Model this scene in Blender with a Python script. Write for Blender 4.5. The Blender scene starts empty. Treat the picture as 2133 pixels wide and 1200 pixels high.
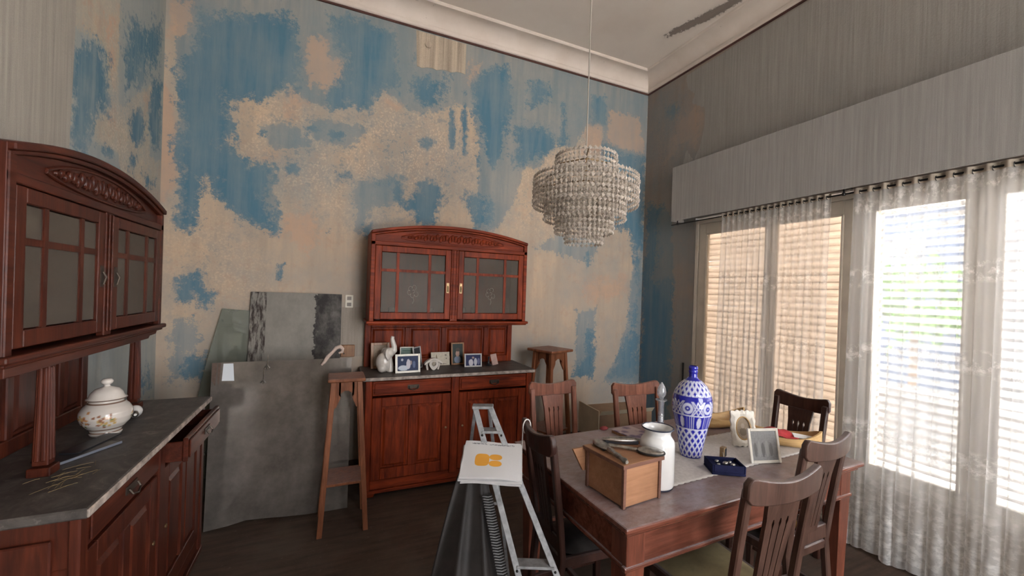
import bpy, bmesh, math, random
import numpy as np
from mathutils import Matrix, Vector

random.seed(7)
np.random.seed(7)
SC = bpy.context.scene
COL = SC.collection
PI = math.pi

# ------------------------------------------------------------------ camera
XL, XR, YB, YF = -1.15, 3.31, 3.74, -3.2       # left, right, back and front wall planes
ZC = 4.12                                      # ceiling
_yaw, _pit, _rol = 0.41695, -0.00268, 0.03235
_fw = Vector((math.sin(_yaw)*math.cos(_pit), math.cos(_yaw)*math.cos(_pit), math.sin(_pit)))
_rt = Vector((math.cos(_yaw), -math.sin(_yaw), 0))
_up = _rt.cross(_fw)
_r2 = _rt*math.cos(_rol) + _up*math.sin(_rol)
_u2 = -_rt*math.sin(_rol) + _up*math.cos(_rol)
cam = bpy.data.cameras.new('camera')
cam.sensor_width = 36.0
cam.sensor_fit = 'HORIZONTAL'
cam.lens = 850.0/2133.0*36.0
cam.shift_y = 11.6/2133.0
cam.clip_start = 0.02
co = bpy.data.objects.new('camera', cam)
mw = Matrix((( _r2.x, _u2.x, -_fw.x, 0.0),
             ( _r2.y, _u2.y, -_fw.y, 0.0),
             ( _r2.z, _u2.z, -_fw.z, 1.6),
             (0, 0, 0, 1)))
co.matrix_world = mw
COL.objects.link(co)
SC.camera = co

# ------------------------------------------------------------------ light
SC.view_settings.view_transform = 'Standard'
SC.view_settings.look = 'None'
SC.view_settings.gamma = 1.0
SC.view_settings.use_curve_mapping = False
SC.view_settings.exposure = 1.4

world = bpy.data.worlds.new('world')
SC.world = world
world.use_nodes = True
wn = world.node_tree
bg = wn.nodes['Background']
bg.inputs['Color'].default_value = (0.985, 0.975, 1.0, 1)      # bright hazy day, even sky
bg.inputs['Strength'].default_value = 7.0

sun = bpy.data.lights.new('sun', 'SUN')
sun.energy = 42.0
sun.angle = math.radians(1.0)
sun.color = (1.0, 0.95, 0.89)
so = bpy.data.objects.new('sun', sun)
so.rotation_euler = Vector((-0.60, -0.16, -0.78)).to_track_quat('-Z', 'Y').to_euler()
COL.objects.link(so)

def portal(name, loc, sx, sy, direction):
    l = bpy.data.lights.new(name, 'AREA')
    l.shape = 'RECTANGLE'; l.size = sx; l.size_y = sy
    l.cycles.is_portal = True
    o = bpy.data.objects.new(name, l)
    o.location = loc
    o.rotation_euler = Vector(direction).to_track_quat('-Z', 'Y').to_euler()
    COL.objects.link(o)
portal('portal_windows', (3.62, 0.2, 1.25), 6.0, 2.5, (-1, 0, 0))
portal('portal_fill_opening', (1.95, YF-0.3, 1.75), 2.3, 3.5, (0, 1, 0))  # serves the added opening behind the camera

# ------------------------------------------------------------------ helpers
class MB:
    def __init__(self):
        self.v = []; self.f = []
    def add(self, vs, fs, M=None):
        o = len(self.v)
        if M is not None:
            vs = [tuple(M @ Vector(p)) for p in vs]
        self.v += [tuple(p) for p in vs]
        self.f += [tuple(i+o for i in f) for f in fs]
        return self
    def box(self, x0, x1, y0, y1, z0, z1, M=None):
        vs = [(x0,y0,z0),(x1,y0,z0),(x1,y1,z0),(x0,y1,z0),(x0,y0,z1),(x1,y0,z1),(x1,y1,z1),(x0,y1,z1)]
        return self.add(vs, [(0,3,2,1),(4,5,6,7),(0,1,5,4),(1,2,6,5),(2,3,7,6),(3,0,4,7)], M)
    def frust(self, a, b, z0, z1, M=None):
        """a, b: (x0,x1,y0,y1) at z0 and z1"""
        vs = [(a[0],a[2],z0),(a[1],a[2],z0),(a[1],a[3],z0),(a[0],a[3],z0),(b[0],b[2],z1),(b[1],b[2],z1),(b[1],b[3],z1),(b[0],b[3],z1)]
        return self.add(vs, [(0,3,2,1),(4,5,6,7),(0,1,5,4),(1,2,6,5),(2,3,7,6),(3,0,4,7)], M)
    def prism(self, poly, lo, hi, axis='y', M=None):
        def P(a, b, t):
            return (a, t, b) if axis == 'y' else (a, b, t) if axis == 'z' else (t, a, b)
        n = len(poly)
        vs = [P(a, b, lo) for a, b in poly] + [P(a, b, hi) for a, b in poly]
        fs = [tuple(range(n-1, -1, -1)), tuple(range(n, 2*n))]
        fs += [(i, (i+1) % n, n+(i+1) % n, n+i) for i in range(n)]
        return self.add(vs, fs, M)
    def strip(self, L, R, lo, hi, axis='y', M=None):
        """solid between two poly lines L and R of equal length (2-D), extruded along axis"""
        def P(p, t):
            a, b = p
            return (a, t, b) if axis == 'y' else (a, b, t) if axis == 'z' else (t, a, b)
        n = len(L)
        vs = []
        for i in range(n):
            vs += [P(L[i], lo), P(R[i], lo), P(R[i], hi), P(L[i], hi)]
        fs = [(0,1,2,3), (4*n-4, 4*n-1, 4*n-2, 4*n-3)]
        for i in range(n-1):
            a, b = 4*i, 4*i+4
            for k in range(4):
                fs.append((a+k, b+k, b+(k+1) % 4, a+(k+1) % 4))
        return self.add(vs, fs, M)
    def lathe(self, prof, seg=24, c=(0,0,0), M=None):
        vs = []; fs = []
        n = len(prof)
        for r, z in prof:
            for k in range(seg):
                a = 2*PI*k/seg
                vs.append((c[0]+max(r,1e-5)*math.cos(a), c[1]+max(r,1e-5)*math.sin(a), c[2]+z))
        for i in range(n-1):
            for k in range(seg):
                fs.append((i*seg+k, i*seg+(k+1) % seg, (i+1)*seg+(k+1) % seg, (i+1)*seg+k))
        fs.append(tuple(range(seg-1, -1, -1)))
        fs.append(tuple(range((n-1)*seg, n*seg)))
        return self.add(vs, fs, M)
    def tube(self, pts, r, seg=8, closed=False, M=None):
        pts = [Vector(p) for p in pts]
        n = len(pts)
        rs = r if isinstance(r, (list, tuple)) else [r]*n
        vs = []; fs = []
        prev = None
        for i, p in enumerate(pts):
            if closed:
                t = pts[(i+1) % n]-pts[i-1]
            else:
                t = pts[min(i+1, n-1)]-pts[max(i-1, 0)]
            t.normalize()
            if prev is None:
                u = t.orthogonal().normalized()
            else:
                u = (prev - t*prev.dot(t)).normalized()
            prev = u
            w = t.cross(u)
            for k in range(seg):
                a = 2*PI*k/seg
                vs.append(p+(u*math.cos(a)+w*math.sin(a))*rs[i])
        m = n if closed else n-1
        for i in range(m):
            j = (i+1) % n
            for k in range(seg):
                fs.append((i*seg+k, i*seg+(k+1) % seg, j*seg+(k+1) % seg, j*seg+k))
        if not closed:
            fs.append(tuple(range(seg-1, -1, -1))); fs.append(tuple(range((n-1)*seg, n*seg)))
        return self.add(vs, fs, M)
    def ball(self, c, r, seg=16, rings=10, M=None):
        r = r if isinstance(r, (list, tuple)) else (r, r, r)
        vs = []; fs = []
        for i in range(rings+1):
            th = PI*i/rings
            s = max(math.sin(th), 1e-4)
            for k in range(seg):
                a = 2*PI*k/seg
                vs.append((c[0]+r[0]*s*math.cos(a), c[1]+r[1]*s*math.sin(a), c[2]+r[2]*math.cos(th)))
        for i in range(rings):
            for k in range(seg):
                fs.append((i*seg+k, (i+1)*seg+k, (i+1)*seg+(k+1) % seg, i*seg+(k+1) % seg))
        return self.add(vs, fs, M)
    def build(self, name, mat, parent=None, bevel=0.0, smooth=False, seg=1, angle=35, normals=True):
        me = bpy.data.meshes.new(name)
        me.from_pydata([tuple(p) for p in self.v], [], self.f)
        if normals:
            b = bmesh.new(); b.from_mesh(me)
            bmesh.ops.recalc_face_normals(b, faces=b.faces)
            b.to_mesh(me); b.free()
        if smooth:
            me.polygons.foreach_set('use_smooth', [True]*len(me.polygons))
            me.set_sharp_from_angle(angle=math.radians(angle))
        me.materials.append(mat)
        o = bpy.data.objects.new(name, me)
        COL.objects.link(o)
        if parent is not None:
            o.parent = parent
        if bevel:
            m = o.modifiers.new('bevel', 'BEVEL')
            m.width = bevel; m.segments = seg; m.limit_method = 'ANGLE'; m.angle_limit = math.radians(40)
        return o

def tag(o, label, cat, group=None):
    o['label'] = label; o['category'] = cat
    if group: o['group'] = group
    return o

def thing(name, label, cat, loc=(0,0,0), rz=0.0, group=None, rot=None):
    o = bpy.data.objects.new(name, None)
    o.empty_display_size = 0.05
    COL.objects.link(o)
    o.location = loc
    o.rotation_euler = rot if rot is not None else (0, 0, rz)
    return tag(o, label, cat, group)

def struct(o):
    o['kind'] = 'structure'
    return o

def place(o, loc, rz=0.0, rot=None):
    o.location = loc
    o.rotation_euler = rot if rot is not None else (0, 0, rz)
    return o

def rotm(rx=0, ry=0, rz=0, t=(0,0,0)):
    return Matrix.Translation(t) @ Matrix.Rotation(rz, 4, 'Z') @ Matrix.Rotation(ry, 4, 'Y') @ Matrix.Rotation(rx, 4, 'X')

# ------------------------------------------------------------------ materials
class NT:
    def __init__(self, name):
        self.m = bpy.data.materials.new(name)
        self.m.use_nodes = True
        self.t = self.m.node_tree
        self.b = self.t.nodes['Principled BSDF']
        self.o = self.t.nodes['Material Output']
    def n(self, typ, **kw):
        nd = self.t.nodes.new(typ)
        for k, v in kw.items(): setattr(nd, k, v)
        return nd
    def l(self, a, b): self.t.links.new(a, b)
    def set(self, sock, v):
        if hasattr(v, 'is_output') or isinstance(v, bpy.types.NodeSocket): self.l(v, sock)
        elif isinstance(v, (tuple, list)): sock.default_value = tuple(v)+((1,) if len(v) == 3 and sock.type == 'RGBA' else ())
        else: sock.default_value = v
    def coords(self, scale=(1,1,1), kind='Object', rot=(0,0,0)):
        tc = self.n('ShaderNodeTexCoord')
        mp = self.n('ShaderNodeMapping')
        mp.inputs['Scale'].default_value = scale
        mp.inputs['Rotation'].default_value = rot
        self.l(tc.outputs[kind], mp.inputs['Vector'])
        return mp.outputs[0]
    def noise(self, scale, detail=4, rough=0.55, vec=None, dist=0.0):
        nd = self.n('ShaderNodeTexNoise')
        nd.inputs['Scale'].default_value = scale
        nd.inputs['Detail'].default_value = detail
        nd.inputs['Roughness'].default_value = rough
        nd.inputs['Distortion'].default_value = dist
        if vec is not None: self.l(vec, nd.inputs['Vector'])
        return nd.outputs[0]
    def ramp(self, fac, stops):
        nd = self.n('ShaderNodeValToRGB')
        e = nd.color_ramp.elements
        while len(e) < len(stops): e.new(0.5)
        for i, (p, c) in enumerate(stops):
            e[i].position = p
            e[i].color = tuple(c)+((1,) if len(c) == 3 else ()) if isinstance(c, (tuple, list)) else (c, c, c, 1)
        self.l(fac, nd.inputs[0])
        return nd.outputs[0]
    def mix(self, fac, a, b, blend='MIX'):
        nd = self.n('ShaderNodeMix', data_type='RGBA', blend_type=blend)
        self.set(nd.inputs[0], fac); self.set(nd.inputs[6], a); self.set(nd.inputs[7], b)
        return nd.outputs[2]
    def math(self, op, a, b=None, c=None, clamp=False):
        nd = self.n('ShaderNodeMath', operation=op); nd.use_clamp = clamp
        self.set(nd.inputs[0], a)
        if b is not None: self.set(nd.inputs[1], b)
        if c is not None: self.set(nd.inputs[2], c)
        return nd.outputs[0]
    def attr(self, name):
        nd = self.n('ShaderNodeAttribute'); nd.attribute_name = name
        return nd
    def sep(self, col):
        nd = self.n('ShaderNodeSeparateColor'); self.l(col, nd.inputs[0])
        return nd.outputs
    def bump(self, h, strength=0.3, dist=0.01):
        nd = self.n('ShaderNodeBump')
        nd.inputs['Strength'].default_value = strength
        nd.inputs['Distance'].default_value = dist
        self.l(h, nd.inputs['Height']); self.l(nd.outputs[0], self.b.inputs['Normal'])
    def p(self, **kw):
        names = dict(base='Base Color', rough='Roughness', metal='Metallic', spec='Specular IOR Level', trans='Transmission Weight',
                     ior='IOR', coat='Coat Weight', coatr='Coat Roughness', emit='Emission Color', emits='Emission Strength', sub='Subsurface Weight', sheen='Sheen Weight')
        for k, v in kw.items(): self.set(self.b.inputs[names[k]], v)
        return self

def plain(name, base, rough=0.5, var=0.0, scale=12, **kw):
    t = NT(name)
    t.p(rough=rough, **kw)
    if var:
        f = t.noise(scale, 5, 0.6, t.coords())
        t.p(base=t.ramp(f, [(0.3, tuple(c*(1-var) for c in base)), (0.7, tuple(min(1, c*(1+var)) for c in base))]))
    else:
        t.p(base=base)
    return t.m

def wood(name, dark, light, axis='z', rough=0.35, coat=0.25, dust=None, dustamt=0.0, fine=28, spec=0.32):
    t = NT(name)
    s = {'x': (1.2, 14, 14), 'y': (14, 1.2, 14), 'z': (14, 14, 1.2)}[axis]
    v = t.coords(s)
    a = t.noise(2.2, 5, 0.6, v, 0.6)
    b = t.noise(fine/3, 3, 0.5, v)
    f = t.math('ADD', t.math('MULTIPLY', a, 0.75), t.math('MULTIPLY', b, 0.25))
    c = t.ramp(f, [(0.34, dark), (0.66, light)])
    w = t.noise(5.0, 4, 0.6, t.coords())
    c = t.mix(t.ramp(w, [(0.45, 0.0), (0.75, 0.45)]), c, tuple(x*0.55 for x in dark))
    r = rough
    if dust:
        dn = t.noise(7.0, 6, 0.7, t.coords())
        geo = t.n('ShaderNodeNewGeometry')
        sx = t.n('ShaderNodeSeparateXYZ'); t.l(geo.outputs['Normal'], sx.inputs[0])
        upf = t.math('POWER', t.math('MAXIMUM', sx.outputs[2], 0.0), 3.0)
        df = t.math('MULTIPLY', t.math('MULTIPLY', t.ramp(t.math('ADD', t.math('MULTIPLY', dn, 0.6), t.math('MULTIPLY', t.noise(34.0, 5, 0.7, t.coords((1, 2.2, 1))), 0.4)), [(0.34, 0.25), (0.58, 1.0)]), dustamt), upf)
        c = t.mix(df, c, dust)
        r = t.math('ADD', t.math('MULTIPLY', df, 0.3), rough)
    t.p(base=c, rough=r, coat=coat, coatr=0.18, spec=spec)
    t.bump(b, 0.08, 0.004)
    return t.m

def vcol(name, rough=0.3, coat=0.0, attr='col', spec=0.5):
    t = NT(name)
    t.p(base=t.attr(attr).outputs['Color'], rough=rough, coat=coat, coatr=0.08, spec=spec)
    return t.m

def set_cols(o, cols, name='col'):
    a = o.data.color_attributes.new(name, 'FLOAT_COLOR', 'POINT')
    arr = np.ones((len(o.data.vertices), 4), dtype=np.float32)
    arr[:, :cols.shape[1]] = cols
    a.data.foreach_set('color', arr.ravel())

def photo_mat(name, bgc, blobs, rough=0.5):
    """flat print; blobs (cx, cz, rx, rz, colour) in metres on the print's own face"""
    t = NT(name)
    tc = t.n('ShaderNodeTexCoord')
    sx = t.n('ShaderNodeSeparateXYZ'); t.l(tc.outputs['Object'], sx.inputs[0])
    w = t.noise(90, 3, 0.6, tc.outputs['Object'])
    c = t.mix(w, tuple(x*0.7 for x in bgc), tuple(min(1, x*1.35) for x in bgc))
    for cx, cz, rx, rz, colr in blobs:
        dx = t.math('DIVIDE', t.math('SUBTRACT', sx.outputs[0], cx), rx)
        dz = t.math('DIVIDE', t.math('SUBTRACT', sx.outputs[2], cz), rz)
        d = t.math('ADD', t.math('MULTIPLY', dx, dx), t.math('MULTIPLY', dz, dz))
        d = t.math('ADD', d, t.math('MULTIPLY', t.math('SUBTRACT', w, 0.5), 0.9))
        c = t.mix(t.ramp(d, [(0.75, 1.0), (1.0, 0.0)]), c, colr)
    t.p(base=c, rough=rough, spec=0.15)
    return t.m

M = {}
M['mahogany'] = wood('mahogany', (0.080, 0.0105, 0.003), (0.29, 0.043, 0.010), 'z', 0.46, 0.0, spec=0.15)
M['mahogany_x'] = wood('mahogany_along', (0.080, 0.0105, 0.003), (0.29, 0.043, 0.010), 'x', 0.46, 0.0, spec=0.15)
M['mahogany_y'] = wood('mahogany_depth', (0.080, 0.0105, 0.003), (0.29, 0.043, 0.010), 'y', 0.46, 0.0, spec=0.15)
M['oldwood'] = wood('dark_shaded_mahogany', (0.030, 0.006, 0.0035), (0.098, 0.021, 0.009), 'z', 0.42, 0.06, spec=0.25)  # left sideboard: dark wood, deepened further to paint in its shade
M['oldwood_shaded_x'] = wood('dark_shaded_mahogany_along', (0.030, 0.006, 0.0035), (0.098, 0.021, 0.009), 'x', 0.42, 0.06, spec=0.25)
M['oldwood_shaded_y'] = wood('dark_shaded_mahogany_depth', (0.030, 0.006, 0.0035), (0.098, 0.021, 0.009), 'y', 0.42, 0.06, spec=0.25)
DUST_SHEEN = (0.37, 0.32, 0.325)  # dust tone shifted bluish grey to paint window reflection on the table top
M['bronze'] = plain('dark_bronze', (0.07, 0.052, 0.04), 0.4, 0.3, 40, metal=0.7)
M['table'] = wood('table_wood', (0.085, 0.026, 0.016), (0.19, 0.062, 0.038), 'x', 0.25, 0.3, DUST_SHEEN, 0.72)
M['table_leg'] = wood('table_leg_wood', (0.085, 0.026, 0.016), (0.20, 0.060, 0.034), 'z', 0.3, 0.3)
M['chair'] = wood('chair_wood', (0.038, 0.018, 0.013), (0.098, 0.050, 0.036), 'z', 0.36, 0.2, DUST_SHEEN, 0.4)
M['chair_shaded'] = wood('shaded_chair_wood', (0.022, 0.008, 0.006), (0.055, 0.022, 0.015), 'z', 0.34, 0.2, DUST_SHEEN, 0.15)  # chair wood darkened to paint in backlight and the shadow side
M['chair_far'] = wood('reddish_chair_wood', (0.14, 0.048, 0.03), (0.30, 0.115, 0.07), 'z', 0.38, 0.25, DUST_SHEEN, 0.3)
M['stand'] = wood('stand_wood', (0.13, 0.043, 0.018), (0.29, 0.105, 0.048), 'z', 0.45, 0.05, DUST_SHEEN, 0.4, spec=0.2)
M['lightwood'] = wood('light_box_wood', (0.27, 0.125, 0.062), (0.38, 0.195, 0.105), 'x', 0.5, 0.05)
M['lighttrim'] = wood('box_edge_wood', (0.13, 0.058, 0.04), (0.20, 0.098, 0.068), 'x', 0.5, 0.05)
M['boatwood'] = wood('yellow_boat_wood', (0.46, 0.27, 0.10), (0.68, 0.46, 0.22), 'x', 0.45, 0.1)
M['brass'] = plain('aged_brass', (0.28, 0.19, 0.10), 0.42, 0.3, 40, metal=0.85)
M['darkmetal'] = plain('dark_iron', (0.03, 0.028, 0.027), 0.45, 0.2, 40, metal=0.7)
M['silver'] = plain('tarnished_silver', (0.42, 0.40, 0.37), 0.28, 0.45, 60, metal=1.0)
M['alu'] = plain('scuffed_aluminium', (0.25, 0.25, 0.255), 0.5, 0.35, 30, metal=0.3)
M['whiteceramic'] = plain('white_ceramic', (0.60, 0.55, 0.50), 0.22, 0.06, 14, coat=0.3)
M['enamel'] = plain('white_enamel', (0.78, 0.77, 0.76), 0.22, 0.04, 9, coat=0.4)
M['enamelrim'] = plain('blue_black_enamel_rim', (0.045, 0.05, 0.075), 0.25, 0.3, 90)
M['leather'] = plain('dark_seat_leather', (0.035, 0.030, 0.028), 0.45, 0.4, 18)
M['frame_white'] = plain('cream_painted_frame', (0.78, 0.73, 0.64), 0.4, 0.08, 30)
M['frame_wood'] = wood('frame_wood', (0.22, 0.10, 0.045), (0.42, 0.22, 0.11), 'z', 0.4, 0.1)
M['paintwhite'] = plain('aged_cream_paint', (0.66, 0.60, 0.52), 0.45, 0.08, 6)
M['navy'] = plain('navy_velvet', (0.008, 0.010, 0.042), 0.7, 0.3, 40, spec=0.15)
M['khaki'] = plain('worn_khaki_seat', (0.27, 0.215, 0.115), 0.6, 0.3, 8)
M['cardboard'] = plain('brown_cardboard', (0.24, 0.155, 0.095), 0.85, 0.12, 8)
M['paleboard'] = plain('pale_card', (0.50, 0.44, 0.32), 0.8, 0.15, 6)
M['red'] = plain('red_cloth', (0.45, 0.035, 0.04), 0.75, 0.3, 22)
M['yellowcloth'] = plain('yellow_cloth', (0.55, 0.33, 0.08), 0.8, 0.25, 16)
M['blackplastic'] = plain('black_plastic', (0.018, 0.018, 0.022), 0.35, 0.2, 30)
M['string'] = plain('white_string', (0.68, 0.66, 0.63), 0.8)
M['cloth_dark'] = plain('dark_brown_cloth', (0.011, 0.008, 0.007), 0.6, 0.4, 14, spec=0.25)
M['white_plastic'] = plain('ivory_plastic', (0.62, 0.56, 0.46), 0.4, 0.08, 20)
M['straw'] = plain('dry_straw', (0.20, 0.135, 0.06), 0.8, 0.3, 20)

def glassy(name, tint, diff, amt_diff, rough=0.05, gloss=0.12, fm=1.0):
    """thin old glass: clear sheet with a film of dust on it"""
    t = NT(name)
    t.t.nodes.remove(t.b)
    tr = t.n('ShaderNodeBsdfTransparent'); tr.inputs[0].default_value = tuple(tint)+(1,)
    gl = t.n('ShaderNodeBsdfGlossy'); gl.inputs['Roughness'].default_value = rough; gl.inputs[0].default_value = (0.9, 0.9, 0.9, 1)
    df = t.n('ShaderNodeBsdfDiffuse'); df.inputs[0].default_value = tuple(diff)+(1,)
    m1 = t.n('ShaderNodeMixShader'); m2 = t.n('ShaderNodeMixShader')
    fr = t.n('ShaderNodeFresnel'); fr.inputs[0].default_value = 1.45
    t.l(t.math('ADD', t.math('MULTIPLY', fr.outputs[0], fm), gloss, clamp=True), m1.inputs[0]); t.l(tr.outputs[0], m1.inputs[1]); t.l(gl.outputs[0], m1.inputs[2])
    nz = t.noise(6, 5, 0.65, t.coords())
    t.l(t.ramp(nz, [(0.25, max(0, amt_diff-0.12)), (0.75, min(1, amt_diff+0.12))]), m2.inputs[0])
    t.l(m1.outputs[0], m2.inputs[1]); t.l(df.outputs[0], m2.inputs[2])
    t.l(m2.outputs[0], t.o.inputs[0])
    return t.m
M['windowglass'] = glassy('window_glass', (0.95, 0.96, 0.96), (0.6, 0.58, 0.55), 0.06, 0.03, 0.0)
M['cabinetglass'] = glassy('etched_cabinet_glass', (0.74, 0.70, 0.64), (0.22, 0.185, 0.155), 0.30, 0.28, 0.0, 0.2)
M['etch'] = plain('etched_white_glass', (0.40, 0.35, 0.29), 0.6)
M['clearglass'] = glassy('clear_crystal', (0.92, 0.93, 0.95), (0.86, 0.86, 0.9), 0.26, 0.04, 0.08)

# ------------------------------------------------------------------ walls with peeling paint
def signed_mask(U, Z, poly, soft):
    P = np.array(poly)
    Q = np.roll(P, -1, axis=0)
    inside = np.zeros(U.shape, bool)
    dmin = np.full(U.shape, 1e9)
    for (x0, y0), (x1, y1) in zip(P, Q):
        if abs(y1-y0) > 1e-9:
            c = ((y0 > Z) != (y1 > Z)) & (U < (x1-x0)*(Z-y0)/(y1-y0)+x0)
            inside ^= c
        dx, dy = x1-x0, y1-y0
        L = dx*dx+dy*dy+1e-12
        t = np.clip(((U-x0)*dx+(Z-y0)*dy)/L, 0, 1)
        d = (U-x0-t*dx)**2+(Z-y0-t*dy)**2
        dmin = np.minimum(dmin, d)
    sd = np.sqrt(dmin)*np.where(inside, 1, -1)
    return np.clip(0.5+sd/soft, 0, 1)

def masks(U, Z, marks, soft=0.30):
    out = np.zeros((U.size, 4), np.float32)
    for i, k in enumerate(('blue', 'pink', 'paper', 'scrape')):
        m = np.zeros(U.shape)
        s = 0.03 if k == 'paper' else 0.5 if k == 'scrape' else soft
        for w, poly in marks.get(k, []):
            ss = s
            if k in ('blue', 'pink'):
                P = np.array(poly)
                ss = min(s, 1.1*float(min(P.max(0)-P.min(0)))+0.03)
            m = np.maximum(m, w*signed_mask(U, Z, poly, ss))
        out[:, i] = m.ravel()
    return out

def grid_wall(name, u0, u1, z0, z1, plane, axis, step, mat, marks, hole=None, thick=0.25, flip=1):
    nu = int(round((u1-u0)/step))+1; nz = int(round((z1-z0)/step))+1
    us = np.linspace(u0, u1, nu); zs = np.linspace(z0, z1, nz)
    if hole:                                    # snap grid lines to the opening
        for h in (hole[0], hole[1]): us[np.argmin(abs(us-h))] = h
        for h in (hole[2], hole[3]): zs[np.argmin(abs(zs-h))] = h
    U, Z = np.meshgrid(us, zs)
    flat = np.full(U.size, plane)
    V = np.stack([flat, U.ravel(), Z.ravel()], 1) if axis == 'x' else np.stack([U.ravel(), flat, Z.ravel()], 1)
    F = []
    for j in range(nz-1):
        for i in range(nu-1):
            if hole:
                cu, cz = (us[i]+us[i+1])/2, (zs[j]+zs[j+1])/2
                if hole[0] < cu < hole[1] and hole[2] < cz < hole[3]: continue
            q = (j*nu+i, j*nu+i+1, (j+1)*nu+i+1, (j+1)*nu+i)
            F.append(q if flip > 0 else q[::-1])
    me = bpy.data.meshes.new(name)
    me.from_pydata(V.tolist(), [], F)
    me.materials.append(mat)
    o = bpy.data.objects.new(name, me); COL.objects.link(o)
    set_cols(o, masks(U, Z, marks) if marks else np.zeros((U.size, 4), np.float32), 'mask')
    set_cols(o, masks(U, Z, {'blue': marks.get('wash', [])}, 0.22) if marks else np.zeros((U.size, 4), np.float32), 'wash')
    if thick:
        m = o.modifiers.new('thick', 'SOLIDIFY'); m.thickness = thick; m.offset = -1.0
    return struct(o)

def linen_nodes(t, base, amp=0.22, axis_stretch=(70, 70, 1.6)):
    v = t.coords(axis_stretch)
    a = t.noise(1.0, 5, 0.7, v)
    b = t.noise(260, 2, 0.5, t.coords())
    f = t.math('ADD', t.math('MULTIPLY', a, 0.7), t.math('MULTIPLY', b, 0.3))
    big = t.noise(0.8, 4, 0.6, t.coords())
    c = t.ramp(f, [(0.33, tuple(x*(1-amp) for x in base)), (0.67, tuple(x*(1+amp) for x in base))])
    c = t.mix(t.ramp(big, [(0.35, 0.0), (0.7, 0.35)]), c, tuple(x*0.72 for x in base))
    return c, f

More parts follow.
